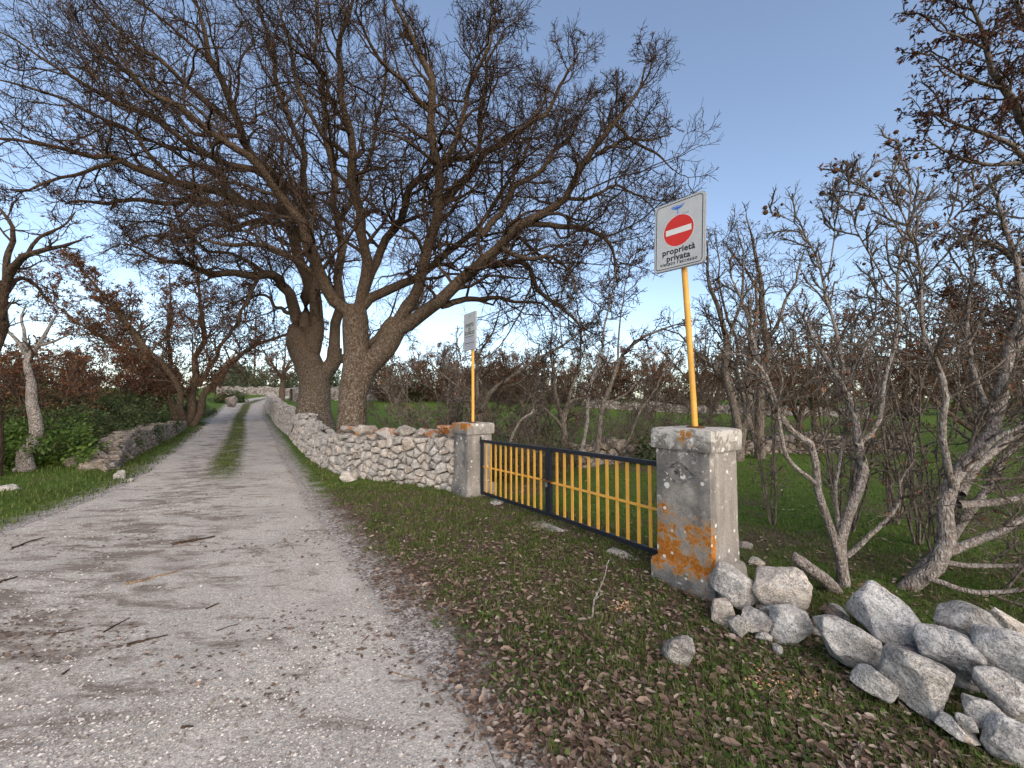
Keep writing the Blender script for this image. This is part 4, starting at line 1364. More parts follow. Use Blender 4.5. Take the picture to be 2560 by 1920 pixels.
low = lvl[lvl[:, 0, 2] < 7.0]
oakB = tree_thing('oak_tree', 'large bare oak farther along the wall with limbs reaching over the track', 'tree', at(785, 1040, 14) * np.array((1, 1, 0)) + np.array((0, 0, .1)),
                  oakB_tr + oakB_l, lv, leaves(np.concatenate([lvl, low, low, low]), .06, .07, rng), M['bark_oak'], M['bark_twig'], rng, 'two big bare oaks')

# ------------------------------------------------------------------ other trees and shrubs
def gen_stems(rng, n, H, spread, r0, K=10, wig=.07, up=.05, lean=(0, 0), single=None):
    """stems rising from one foot (or from a short bole of height `single`), in local coordinates"""
    out = []
    start = np.zeros(3)
    if single:
        K0 = 8
        P = walk(np.zeros((1, 3)), np.array([[lean[0], lean[1], 1.0]]), np.array([single]), K0, .05, .03, rng)[0]
        out.append((P, np.linspace(r0 * 1.25, r0 * .85, K0 + 1)))
        start = P[-1]
    for i in range(n):
        a = i * GOLD + rng.uniform(0, .8)
        s = spread * rng.uniform(.35, 1.1)
        d = np.array([[math.cos(a) * s + lean[0], math.sin(a) * s + lean[1], 1.0]])
        L = (H - (single or 0)) * rng.uniform(.75, 1.1)
        st = start + np.array((math.cos(a), math.sin(a), 0)) * (.0 if single else r0 * 1.5)
        P = walk(st[None].copy(), nrm(d), np.array([L]), K, wig, up, rng)[0]
        rs = r0 * rng.uniform(.5, .8) if n > 1 else r0
        out.append((P, np.linspace(rs, max(.006, rs * .12), K + 1)))
    return out

def generic(rng, n, H, spread, r0, sp1, L1, lev, single=None, lean=(0, 0), wig=.07, first=.2):
    st = gen_stems(rng, n, H, spread, r0, lean=lean, single=single, wig=wig)
    br = st[1:] if single else st
    return st, grow(br, rng, sp1, L1, lev, first)

LEV2 = [dict(n=6, lf=(.35, .65), K=4, rend=.005), dict(n=5, lf=(.4, .75), K=3, rend=.004)]
LEV1 = [dict(n=6, lf=(.35, .7), K=3, rend=.006)]

def leafed(lv, n, size, rng, mat='leaf_brown', droop=.3, wid=.42):
    leafspec_mat[0] = mat
    return leaves(lv[-1][0], n, size, rng, droop, wid)

def gz(x, y, dz=0.0): return np.array((x, y, float(hgt(x, y)) + dz))

# brown leaved oak left of the track
rng = np.random.default_rng(21)
b0 = gz(-15.4, 18.2, -.1)
st = []
def wpath(pts, K=10):
    """limb through world offsets (dx, dy, dz, r) from b0"""
    p = np.array(pts, float)
    s = np.r_[0, np.cumsum(np.linalg.norm(np.diff(p[:, :3], axis=0), axis=1))]
    u = np.linspace(0, s[-1], K + 1)
    Q = np.stack([np.interp(u, s, p[:, k]) for k in range(4)], -1)
    w = rng.normal(0, .05, (K + 1, 3)); w[0] = 0
    return b0 + Q[:, :3] + w, Q[:, 3]
st = [wpath(a) for a in [
    [(0, 0, 0, .2), (.3, 0, 1.2, .17), (.2, .2, 2.8, .14), (.5, .3, 4.6, .1), (.4, 0, 6.5, .06), (.2, 0, 8.2, .02)],
    [(-.3, 0, 0, .19), (-.7, 0, 1.4, .16), (-1.5, -.2, 3.0, .13), (-2.7, -.3, 4.8, .09), (-3.8, -.4, 6.4, .05), (-4.8, -.6, 7.6, .02)],
    [(-.5, .2, 0, .16), (-1.2, .4, 1.3, .14), (-2.4, .6, 2.6, .11), (-3.9, .7, 3.9, .07), (-5.4, .5, 4.9, .02)],
    [(.2, .1, 0, .17), (.9, .2, 1.7, .14), (1.7, .5, 3.2, .11), (3.0, .8, 4.2, .08), (4.6, 1.0, 4.8, .05), (6.0, 1.1, 4.9, .02)],
    [(.1, -.2, .3, .15), (.3, -.8, 2.0, .12), (-.4, -1.8, 3.8, .09), (-1.0, -2.8, 5.4, .05), (-1.4, -3.6, 6.6, .02)],
    [(.4, .2, 2.0, .1), (1.2, .4, 3.8, .08), (2.0, .6, 5.4, .05), (2.4, .8, 6.8, .02)],
    [(-.9, 0, 2.0, .09), (-1.4, .6, 4.2, .07), (-1.8, 1.0, 6.2, .045), (-2.0, 1.2, 7.8, .02)],
    [(-1.5, -.2, 3.0, .08), (-3.2, -.6, 4.0, .06), (-5.0, -1.0, 5.4, .035), (-6.2, -1.2, 6.6, .015)],
]]
lv = grow(st, rng, .22, (.9, 2.6), [dict(n=6, lf=(.38, .68), K=4, rend=.008), dict(n=6, lf=(.4, .78), K=2, rend=.006)])
tree_thing('oak_tree', 'spreading oak with clinging reddish brown leaves left of the track', 'tree', b0, st, lv, leafed(lv, 5.0, .095, rng), M['bark_brown'], M['bark_brown'], rng)

# bare tree at the left edge
rng = np.random.default_rng(31)
st = from_px([
    [(-22, 1200, 7, .12), (-20, 1050, 7, .095), (-14, 900, 7, .08), (-2, 780, 7, .072), (10, 715, 7, .062), (40, 670, 6.9, .06), (75, 640, 6.8, .048), (130, 615, 6.7, .033), (200, 603, 6.6, .014)],
    [(14, 715, 7, .05), (25, 650, 7, .045), (22, 590, 6.9, .035), (5, 540, 6.8, .025), (-25, 490, 6.8, .014)],
    [(8, 740, 7, .045), (45, 700, 7.2, .04), (90, 712, 7.4, .028), (125, 765, 7.6, .012)],
    [(0, 840, 7, .045), (-60, 760, 6.6, .035), (-130, 660, 6.3, .02)],
    [(60, 650, 6.9, .03), (100, 590, 6.9, .024), (160, 560, 6.9, .016), (190, 530, 6.9, .008)]], 14, rng)
lv = grow(st, rng, .24, (.35, 1.0), [dict(n=5, lf=(.4, .7), K=4, rend=.0035), dict(n=3, lf=(.4, .8), K=3, rend=.0028)], first=.35)
tree_thing('bare_tree', 'bare crooked limbed tree at the left edge of the photo', 'tree', at(-10, 1195, 7) * np.array((1, 1, 0)), st, lv, None, M['bark_twig'], M['bark_twig'], rng)

# small crooked lichen covered trunk
rng = np.random.default_rng(33)
st = from_px([
    [(78, 1215, 7.7, .15), (66, 1165, 7.7, .125), (60, 1130, 7.7, .115), (84, 1090, 7.7, .10), (88, 1040, 7.7, .09), (80, 980, 7.7, .075), (68, 925, 7.8, .058), (75, 890, 7.8, .048), (95, 865, 7.9, .036), (112, 820, 8, .03), (145, 785, 8, .012)],
    [(72, 900, 7.8, .045), (50, 855, 7.7, .035), (20, 825, 7.6, .025), (-15, 800, 7.5, .012)],
    [(75, 890, 7.8, .04), (60, 840, 8, .03), (50, 790, 8.1, .02), (65, 760, 8.1, .01)],
    [(95, 865, 7.9, .03), (140, 850, 7.9, .022), (180, 835, 7.9, .012)]], 16, rng, .01)
lv = grow(st, rng, .25, (.35, .9), [dict(n=5, lf=(.4, .7), K=4, rend=.004)], first=.55)
tree_thing('crooked_tree', 'small crooked tree with a lichen spotted trunk and a few leaves on the left', 'tree', at(76, 1205, 7.7) * np.array((1, 1, 0)) + np.array((0, 0, .1)), st, lv, leafed(lv, .75, .085, rng), M['bark_pale'], M['bark_twig'], rng)

# small tree where the track bends
rng = np.random.default_rng(35)
b0 = gz(-20.0, 33.4)
P = walk(np.zeros((1, 3)), np.array([[0.02, 0, 1.]]), np.array([2.6]), 8, .05, .02, rng)[0]
st = [(b0 + P, np.linspace(.26, .17, 9))]
for k in range(9):
    a = k * GOLD; s = rng.uniform(.5, 1.5)
    Q = walk(P[-1 - (k % 3)][None].copy(), nrm(np.array([[math.cos(a) * s, math.sin(a) * s, 1.]])), np.array([rng.uniform(2.6, 4.2)]), 9, .1, .04, rng)[0]
    st.append((b0 + Q, np.linspace(.10, .02, 10)))
lv = grow(st[1:], rng, .4, (.7, 1.5), [dict(n=6, lf=(.4, .7), K=3, rend=.012), dict(n=4, lf=(.4, .7), K=2, rend=.009)])
tree_thing('small_oak', 'small round headed brown tree where the track bends', 'tree', b0, st, lv, leafed(lv, .9, .16, rng), M['bark_brown'], M['bark_brown'], rng)

# ---- right of the gate: pale stemmed shrubs close to the camera
SHL = [dict(n=6, lf=(.4, .75), K=4, rend=.0024, wig=.11, kink=.12), dict(n=5, lf=(.4, .8), K=2, rend=.0016, wig=.12, kink=.1)]
rng = np.random.default_rng(41)
st = from_px([
    [(2112, 1510, 3.2, .046), (2115, 1387, 3.2, .04), (2123, 1278, 3.25, .036), (2145, 1170, 3.3, .033), (2139, 1115, 3.3, .03), (2134, 1045, 3.35, .027), (2107, 980, 3.4, .022), (2074, 926, 3.4, .018), (2047, 871, 3.45, .014), (2010, 780, 3.5, .008)],
    [(2112, 1480, 3.2, .032), (2080, 1322, 3.15, .029), (2047, 1235, 3.15, .027), (2026, 1132, 3.15, .026), (1982, 1094, 3.15, .024), (1933, 1001, 3.2, .022), (1917, 936, 3.2, .02), (1884, 860, 3.2, .016), (1863, 779, 3.2, .012), (1830, 690, 3.2, .006)],
    [(2040, 1210, 3.15, .018), (1975, 1150, 3.1, .016), (1955, 1090, 3.1, .015), (1930, 980, 3.1, .013), (1880, 900, 3.1, .01), (1800, 880, 3.1, .005)],
    [(2107, 1505, 3.15, .055), (2060, 1445, 3.12, .05), (2010, 1400, 3.1, .048), (1990, 1378, 3.1, .042), (1987, 1375, 3.1, .004)],
    [(2118, 1390, 3.2, .02), (2188, 1327, 3.1, .016), (2248, 1257, 3.05, .012), (2250, 1190, 3.0, .005)],
    [(2139, 1115, 3.3, .02), (2190, 1060, 3.4, .018), (2215, 960, 3.5, .016), (2248, 844, 3.5, .015), (2250, 720, 3.5, .013), (2262, 600, 3.5, .01), (2268, 500, 3.5, .007), (2255, 420, 3.5, .005), (2242, 345, 3.5, .003)],
    [(2134, 1045, 3.35, .018), (2100, 900, 3.5, .015), (2070, 760, 3.6, .012), (2050, 640, 3.6, .008), (1990, 560, 3.6, .005), (1916, 524, 3.6, .003)],
    [(2105, 1420, 3.3, .02), (2095, 1250, 3.5, .016), (2100, 1100, 3.6, .013), (2120, 950, 3.7, .01), (2140, 820, 3.8, .005)],
    [(2262, 600, 3.5, .008), (2200, 500, 3.45, .006), (2150, 458, 3.4, .005), (2090, 414, 3.4, .003)],
    [(2070, 700, 3.6, .007), (2085, 560, 3.6, .005), (2062, 488, 3.6, .003)],
    [(2258, 640, 3.5, .008), (2380, 550, 3.4, .006), (2425, 505, 3.4, .004), (2442, 472, 3.4, .003)],
    [(2250, 760, 3.5, .009), (2180, 640, 3.4, .007), (2130, 560, 3.4, .005), (2110, 430, 3.4, .003)],
    [(2107, 980, 3.4, .014), (2160, 880, 3.6, .011), (2190, 760, 3.7, .008), (2180, 640, 3.7, .004)],
], 16, rng, .012)
lv = grow(st[:3] + st[4:], rng, .08, (.16, .6), SHL, first=.4, r1=.3, kink=.16, wig=.11)
medlar = tree_thing('medlar_tree', 'pale stemmed medlar with dark fruits growing behind the heap of blocks', 'tree', at(2112, 1500, 3.2) * np.array((1, 1, 0)), st, lv, leafed(lv, .12, .045, rng), M['bark_pale'], M['bark_grey'], rng, trunk_name='stems')
mb = np.array(medlar.location)
# fruit: flattened ball with a crown of sepals
bm = bmesh.new()
bmesh.ops.create_icosphere(bm, subdivisions=2, radius=.021)
bmesh.ops.scale(bm, vec=(1, 1, .85), verts=bm.verts)
for k in range(5):
    a = k * 2 * PI / 5
    q = [bm.verts.new((math.cos(a + d_) * r_, math.sin(a + d_) * r_, z_)) for d_, r_, z_ in ((-.35, .011, -.014), (.35, .011, -.014), (0, .022, -.031))]
    bm.faces.new(q)
fr = bm_mesh(bm, 'fruit', True); fr.materials.append(M['fruit'])
for k, (px, py, Y) in enumerate([(2240, 330, 3.5), (2222, 356, 3.48), (2264, 352, 3.5), (2240, 394, 3.45), (2290, 392, 3.5), (2270, 425, 3.5), (2192, 436, 3.42), (2176, 449, 3.42), (2088, 412, 3.4), (2089, 427, 3.38),
        (2109, 428, 3.4), (1913, 519, 3.6), (1914, 531, 3.6), (1955, 511, 3.6), (2055, 483, 3.6), (2072, 485, 3.6), (2438, 492, 3.4), (2445, 468, 3.4), (2420, 476, 3.4), (2208, 484, 3.45), (2255, 484, 3.5), (2294, 481, 3.5), (2245, 508, 3.5), (2030, 640, 3.6), (2160, 660, 3.4), (2155, 520, 3.45), (2340, 560, 3.4)]):
    o = obj('fruit', fr, None, medlar, tuple(at(px, py, Y) - mb))
    s = 1.0 + .3 * math.sin(k * 2.3); o.scale = (s, s, s); o.rotation_euler = (k * 1.1, k * .7, k)

rng = np.random.default_rng(43)
st = from_px([
    [(2215, 1520, 3.2, .055), (2300, 1440, 3.15, .055), (2351, 1387, 3.1, .055), (2367, 1305, 3.1, .05), (2395, 1224, 3.1, .048), (2438, 1143, 3.1, .044), (2481, 1034, 3.1, .04), (2514, 926, 3.15, .034), (2530, 855, 3.2, .03), (2540, 700, 3.2, .022), (2520, 560, 3.2, .014), (2480, 450, 3.2, .006)],
    [(2390, 1225, 3.1, .028), (2376, 1190, 3.05, .025), (2351, 1115, 3.0, .022), (2340, 1034, 3.0, .02), (2340, 926, 3.0, .017), (2313, 833, 3.0, .014), (2307, 708, 3.0, .011), (2290, 600, 3, .008), (2250, 520, 3, .005), (2225, 450, 3, .003)],
    [(2395, 1262, 3.1, .034), (2480, 1255, 3.1, .028), (2570, 1240, 3.1, .022), (2680, 1200, 3.1, .01)],
    [(2355, 1385, 3.1, .036), (2450, 1345, 3.05, .03), (2560, 1300, 3.0, .024), (2660, 1240, 3, .012)],
    [(2345, 1405, 3.1, .022), (2450, 1418, 3.0, .018), (2570, 1412, 2.95, .014), (2680, 1400, 2.9, .008)],
    [(2320, 1445, 3.05, .022), (2430, 1478, 2.9, .017), (2560, 1475, 2.8, .013), (2680, 1460, 2.8, .008)],
    [(2400, 1235, 3.15, .036), (2470, 1140, 3.3, .031), (2560, 1050, 3.4, .026), (2660, 960, 3.5, .016)],
    [(2438, 1143, 3.1, .022), (2500, 1085, 3.0, .017), (2580, 1050, 2.9, .011), (2660, 990, 2.8, .006)],
    [(2481, 1034, 3.1, .02), (2440, 950, 3.2, .017), (2420, 830, 3.3, .013), (2430, 700, 3.4, .009), (2410, 590, 3.4, .005)],
    [(2514, 926, 3.15, .02), (2580, 800, 3.2, .016), (2600, 650, 3.2, .01), (2580, 500, 3.2, .005)],
    [(2240, 1510, 3.25, .035), (2265, 1470, 3.2, .04), (2330, 1380, 3.3, .036), (2410, 1280, 3.5, .03), (2500, 1180, 3.7, .024), (2570, 1100, 3.9, .016)],
], 16, rng, .012)
lv = grow(st, rng, .08, (.18, .7), SHL, first=.3, r1=.28, kink=.16, wig=.11)
tree_thing('leaning_shrub_tree', 'leaning many stemmed shrub with pinkish banded bark at the right edge', 'tree', at(2230, 1515, 3.2) * np.array((1, 1, 0)), st, lv, leafed(lv, .06, .045, rng), M['bark_pale'], M['bark_grey'], rng, trunk_name='stems')

# leafy oak leaning into the frame at the upper right
rng = np.random.default_rng(45)
st = from_px([
    [(2760, 1380, 4.6, .16), (2755, 1000, 4.6, .13), (2740, 750, 4.5, .11), (2690, 520, 4.5, .075), (2600, 400, 4.4, .05), (2552, 290, 4.3, .04), (2500, 220, 4.2, .03), (2460, 120, 4.1, .022), (2430, 40, 4.1, .015), (2405, -40, 4, .007)],
    [(2650, 455, 4.4, .03), (2540, 390, 4.3, .025), (2450, 340, 4.3, .019), (2380, 300, 4.2, .013), (2325, 270, 4.2, .006)],
    [(2740, 700, 4.5, .06), (2680, 400, 4.6, .045), (2600, 180, 4.6, .03), (2550, 40, 4.6, .018), (2520, -60, 4.6, .008)],
    [(2600, 400, 4.4, .025), (2500, 410, 4.3, .02), (2400, 390, 4.2, .014), (2320, 350, 4.2, .006)],
    [(2500, 220, 4.2, .018), (2430, 200, 4.2, .014), (2370, 170, 4.2, .01), (2325, 130, 4.2, .005)],
    [(2745, 800, 4.5, .05), (2640, 690, 4.4, .035), (2540, 640, 4.4, .025), (2440, 600, 4.4, .016), (2360, 590, 4.4, .007)],
    [(2750, 900, 4.5, .05), (2650, 830, 4.5, .035), (2550, 800, 4.6, .025), (2450, 760, 4.7, .016), (2340, 750, 4.8, .007)],
    [(2460, 120, 4.1, .014), (2400, 90, 4.1, .01), (2345, 75, 4.1, .005)],
], 14, rng, .012)
lv = grow(st, rng, .12, (.35, 1.0), [dict(n=6, lf=(.35, .7), K=4, rend=.003), dict(n=5, lf=(.4, .75), K=2, rend=.0022)], first=.35, r1=.35)
tree_thing('leafy_oak', 'oak with dark brown leaves reaching in at the upper right corner', 'tree', at(2760, 1340, 4.6) * np.array((1, 1, 0)), st, lv, leafed(lv, 3.2, .05, rng, 'leaf_dark'), M['bark_grey'], M['bark_twig'], rng)

# ---- middle distance: bare trees standing on the field wall
rng = np.random.default_rng(51)
def px_tree(name, label, limbs, sp1, L1, lev, leaf, K=14, bark='bark_grey', twig='bark_twig', first=.3, group=None, cat='tree', thin=.72):
    st = [(P, Rd * thin) for P, Rd in from_px(limbs, K, rng, .014)]
    lv = grow(st, rng, sp1, L1, lev, first, .36)
    b = at(limbs[0][0][0], limbs[0][0][1], limbs[0][0][2]); b[2] = float(hgt(b[0], b[1]))
    return tree_thing(name, label, cat, b, st, lv, leafed(lv, leaf, .07, rng) if leaf else None, M[bark], M[twig], rng, group)
MID = [dict(n=6, lf=(.38, .7), K=4, rend=.005), dict(n=5, lf=(.4, .75), K=2, rend=.0038)]
px_tree('bare_tree', 'bare grey trunked tree standing just right of the sign pole', [
    [(1897, 1175, 10.0, .2), (1900, 1080, 10.0, .155), (1905, 980, 10, .135), (1915, 860, 10, .11), (1905, 740, 9.9, .085), (1890, 640, 9.8, .05), (1870, 545, 9.7, .02)],
    [(1893, 1110, 10, .1), (1868, 1040, 10, .085), (1850, 940, 10, .07), (1830, 830, 10, .05), (1800, 700, 10, .03), (1785, 580, 10, .014)],
    [(1912, 870, 10, .07), (1950, 790, 10.2, .055), (1990, 700, 10.4, .04), (2010, 620, 10.5, .016)],
    [(1905, 960, 10, .06), (1960, 880, 9.6, .045), (2030, 810, 9.3, .03), (2090, 760, 9.1, .012)],
    [(1905, 740, 9.9, .05), (1850, 650, 9.6, .035), (1800, 600, 9.4, .02)]], .26, (.6, 1.7), MID, .25)
px_tree('bare_tree', 'dark twin stemmed bare tree behind the top of the large pillar', [
    [(1845, 1165, 9.6, .16), (1838, 1060, 9.6, .13), (1822, 940, 9.6, .11), (1810, 830, 9.5, .085), (1780, 720, 9.4, .06), (1765, 600, 9.3, .02)],
    [(1850, 1150, 9.6, .13), (1866, 1020, 9.6, .11), (1880, 900, 9.6, .08), (1885, 780, 9.5, .055), (1900, 660, 9.4, .02)],
    [(1825, 960, 9.6, .07), (1770, 900, 9.9, .05), (1710, 850, 10.2, .035), (1650, 820, 10.4, .014)],
    [(1815, 860, 9.5, .06), (1850, 760, 9.2, .045), (1860, 660, 9, .03), (1840, 570, 8.9, .012)]], .28, (.6, 1.6), MID, .3)
px_tree('sapling', 'slim pale sapling behind the gate, left of a forked one', [
    [(1452, 1135, 7.2, .05), (1470, 1040, 7.2, .044), (1485, 960, 7.2, .039), (1498, 900, 7.2, .034), (1510, 800, 7.1, .025), (1535, 700, 7, .015), (1560, 600, 7, .006)],
    [(1490, 940, 7.2, .018), (1465, 880, 7.1, .014), (1455, 830, 7.1, .006)],
    [(1500, 880, 7.2, .018), (1440, 800, 7.4, .013), (1420, 700, 7.6, .006)]], .2, (.25, .8), MID, .1, 12, 'bark_pale')
px_tree('sapling', 'forked grey sapling behind the gate leaning right', [
    [(1490, 1140, 6.9, .07), (1510, 1020, 6.9, .056), (1525, 960, 6.9, .05), (1545, 900, 6.8, .045), (1600, 850, 6.7, .035), (1660, 820, 6.6, .025), (1730, 800, 6.5, .01)],
    [(1520, 1010, 6.9, .026), (1565, 985, 6.8, .022), (1590, 960, 6.8, .014), (1600, 920, 6.8, .007)],
    [(1545, 905, 6.8, .026), (1550, 800, 6.9, .019), (1570, 700, 7, .012), (1600, 620, 7, .005)]], .2, (.25, .8), MID, .1, 12, 'bark_grey')
px_tree('sapling', 'thin sapling slanting to the right just left of the large pillar', [
    [(1565, 1110, 8, .036), (1620, 1000, 8, .028), (1660, 930, 8, .022), (1690, 890, 8, .016), (1740, 800, 8, .006)]], .2, (.2, .6), MID[:1], 0, 12, 'bark_grey')
px_tree('bare_tree', 'bare tree behind the far pillar with one long branch slanting right', [
    [(1195, 1105, 8.4, .12), (1196, 1060, 8.4, .1), (1215, 1010, 8.3, .085), (1255, 962, 8.1, .06), (1310, 915, 7.9, .05), (1360, 880, 7.7, .042), (1405, 865, 7.5, .032), (1450, 838, 7.4, .02), (1490, 800, 7.3, .008)],
    [(1196, 1070, 8.4, .08), (1192, 980, 8.5, .065), (1198, 900, 8.6, .045), (1230, 830, 8.6, .03), (1250, 760, 8.6, .012)],
    [(1205, 1040, 8.4, .05), (1160, 980, 8.3, .04), (1110, 930, 8.2, .028), (1060, 900, 8.1, .012)],
    [(1255, 962, 8.1, .04), (1290, 960, 8.4, .03), (1330, 930, 8.7, .02), (1380, 880, 9, .008)],
    [(1405, 865, 7.5, .018), (1400, 790, 7.5, .014), (1410, 700, 7.6, .006)]], .2, (.35, 1.1), MID, .12, 14)
px_tree('bare_tree', 'small dark bare tree behind the middle of the gate', [
    [(1412, 1120, 8.8, .11), (1412, 1045, 8.8, .095), (1425, 1012, 8.8, .06), (1455, 1000, 8.8, .035)],
    [(1410, 1060, 8.8, .07), (1390, 980, 8.8, .055), (1375, 890, 8.8, .035), (1380, 790, 8.8, .012)],
    [(1412, 1050, 8.8, .06), (1440, 940, 9, .045), (1450, 840, 9.2, .028), (1440, 740, 9.3, .01)],
    [(1405, 1070, 8.8, .05), (1340, 1000, 8.6, .035), (1290, 950, 8.5, .02), (1250, 900, 8.5, .008)]], .25, (.4, 1.2), MID, .1, 12)
px_tree('broken_branch', 'pale snapped off branch sticking up behind the gate', [
    [(1275, 1105, 7.4, .035), (1285, 1075, 7.4, .032), (1305, 1045, 7.3, .03), (1328, 1030, 7.3, .026), (1336, 1018, 7.3, .022)]], .5, (.1, .3), MID[:1], 0, 8, 'bark_pale', cat='branch')

# ---- prototypes for the hedges and far trees, copied about
def proto(name, label, cat, group, rng, args, leaf, mat, size, bark='bark_brown', twig='bark_brown', sides=(6, 4, 3, 3), wid=.42, tname='stems'):
    st, lv = generic(rng, *args)
    return tree_thing(name, label, cat, np.zeros(3), st, lv, leafed(lv, leaf, size, rng, mat, .1, wid) if leaf else None, M[bark], M[twig], rng, group, 1, sides, tname)

ORD = ['first', 'second', 'third', 'fourth', 'fifth', 'sixth', 'seventh', 'eighth', 'ninth', 'tenth', 'eleventh', 'twelfth', 'thirteenth', 'fourteenth']
def place(pr, spots, rng, smin=.85, smax=1.2, order=None):
    """copies of one plant; `order` words each label by its place from left to right in the photo"""
    rank = {i: k for k, i in enumerate(sorted(range(len(spots)), key=lambda i: spots[i][0] / spots[i][1]))}
    for i, s in enumerate(spots):
        x, y = s[0], s[1]
        o = pr if not pr.get('used') else copy_tree(pr)
        pr['used'] = 1
        o.location = (x, y, float(hgt(x, y)) - .05)
        k = s[2] if len(s) > 2 else rng.uniform(smin, smax)
        o.scale = (k * rng.uniform(.9, 1.15), k * rng.uniform(.9, 1.15), k)
        o.rotation_euler = (0, 0, rng.uniform(0, 6.28))
        if order: o['label'] = ORD[rank[i]] + ' from the left of ' + order

HL = [dict(n=6, lf=(.4, .75), K=3, rend=.009), dict(n=4, lf=(.4, .8), K=2, rend=.007)]
rr = np.random.default_rng(60)
bareA = proto('bare_shrub', 'bare brown twiggy shrub in the hedge along the far side of the field', 'shrub', 'bare shrubs of the far field hedge', rr, (8, 3.4, .8, .05, .4, (.6, 1.3), HL), .8, 'leaf_brown', .11)
bareB = proto('bare_shrub', 'bare brown twiggy shrub in the hedge along the far side of the field', 'shrub', 'bare shrubs of the far field hedge', rr, (9, 2.8, 1.1, .04, .36, (.5, 1.2), HL), .9, 'leaf_brown', .11)
xs = np.linspace(-13, 34, 34)
place(bareA, [(x + rr.uniform(-.7, .7), 36 + rr.uniform(-2, 2) - .25 * max(0, x), rr.uniform(1.3, 1.7)) for x in xs[::2]], rr)
place(bareB, [(x + rr.uniform(-.7, .7), 36 + rr.uniform(-2, 2) - .25 * max(0, x), rr.uniform(1.35, 1.75)) for x in xs[1::2]], rr)

bareC = proto('bare_shrub', 'bare reddish brown thicket shrub in front of the far field wall', 'shrub', 'thicket shrubs before the far wall', rr, (10, 2.4, 1.2, .03, .35, (.5, 1.1), HL), .5, 'leaf_brown', .10)
place(bareC, [(-12.6, 37.2, 1.0), (-11.2, 36.8, .9), (-9.6, 36.9, 1.1), (-7.6, 36.4, 1.1), (-5.2, 36.8, 1.2), (-3.0, 36.2, 1.0), (-.8, 36.6, 1.2), (1.5, 35.5, 1.1), (4, 35, 1.2), (6.8, 34, 1.1), (9.5, 33, 1.2), (12.5, 31.8, 1.1)], rr, order='the reddish brown thicket shrubs before the far wall')
farT = proto('far_oak', 'young oak with rusty leaves standing beyond the far hedge', 'tree', 'rusty leaved oaks beyond the far hedge', rr, (7, 6.0, .75, .16, .6, (.9, 2.0), HL, 1.6), 1.2, 'leaf_brown', .2, tname='trunk')
place(farT, [(-7.5, 44, 1.0), (-3.2, 47, .95), (-.2, 42, .9), (2.6, 46, 1.0), (6.2, 43, .85), (10.5, 41, 1.0), (14.5, 39, .95), (19, 37, 1.05), (24, 34, .9), (29, 31, 1.0), (35, 28, 1.1), (-11.5, 50, 1.1), (17, 46, 1.2), (40, 36, 1.3)], rr, order='the rusty leaved oaks beyond the far hedge')

# thicket just behind the wall and gate
thA = proto('thorn_shrub', 'bare thorny grey shrub between the wall and the green field', 'shrub', 'thorny shrubs behind the wall', rr, (10, 1.9, 1.3, .025, .22, (.3, .8), [dict(n=6, lf=(.4, .75), K=3, rend=.0045, wig=.2), dict(n=4, lf=(.4, .8), K=2, rend=.0035)]), .1, 'leaf_brown', .06, 'bark_grey', 'bark_grey')
place(thA, [(-2.0, 8.8, 1.35), (-1.2, 9.2, 1.5), (-.3, 8.4, 1.2), (.4, 9.6, 1.3), (1.3, 10.2, 1.4), (3.4, 10.6, 1.15), (4.9, 11.4, 1.2), (2.3, 9.4, .8), (.55, 7.8, .6), (6.9, 11.6, 1.2)], rr, order='the bare thorny grey shrubs between wall and field')
bram = proto('bramble_bush', 'dark low bramble bush with some leaves behind the gate', 'bush', 'bramble bushes behind the gate', rr, (10, .95, 1.7, .012, .16, (.2, .5), [dict(n=6, lf=(.4, .8), K=3, rend=.004)]), 1.6, 'leaf_green', .055, 'bark_brown', 'bark_brown')
place(bram, [(-.15, 7.5, 1.0), (.35, 7.2, .9), (.9, 7.6, .9), (-.7, 7.5, .9), (1.0, 8.5, .95), (3.9, 10.0, 1.0), (5.9, 10.5, .9), (8.2, 10.5, 1.1), (10.2, 10.7, 1.2)], rr, order='the dark low bramble bushes behind the gate')

# young brown trees on the right beyond the near shrubs
ro = proto('young_oak', 'young oak with dry brown leaves in the field on the right', 'tree', 'young brown oaks on the right', rr, (7, 4.6, .7, .09, .36, (.6, 1.4), [dict(n=6, lf=(.4, .7), K=3, rend=.007), dict(n=5, lf=(.4, .75), K=2, rend=.005)], .8), .75, 'leaf_brown', .10, tname='trunk')
place(ro, [(9.3, 12.6, 1.0), (12.2, 12.0, 1.1), (11.0, 9.0, .95), (14.5, 10.8, 1.2), (17.5, 12, 1.3), (13.0, 16.5, 1.3), (9.0, 17.5, 1.15), (19.5, 16, 1.3)], rr, order='the young brown leaved oaks in the right field')
sap = proto('hedge_sapling', 'thin straight upright shoot in the grass behind the medlar', 'sapling', 'thin shoots behind the medlar', rr, (5, 2.3, .22, .016, .2, (.15, .45), [dict(n=4, lf=(.4, .75), K=3, rend=.0028)]), 0, 'leaf_brown', .05, 'bark_grey', 'bark_grey')
place(sap, [(3.55, 4.2, 1.0), (3.9, 4.5, 1.1), (4.25, 4.1, .95), (3.15, 4.7, .9), (4.7, 4.8, 1.1), (4.0, 3.7, .8)], rr, order='the thin upright shoots behind the medlar')

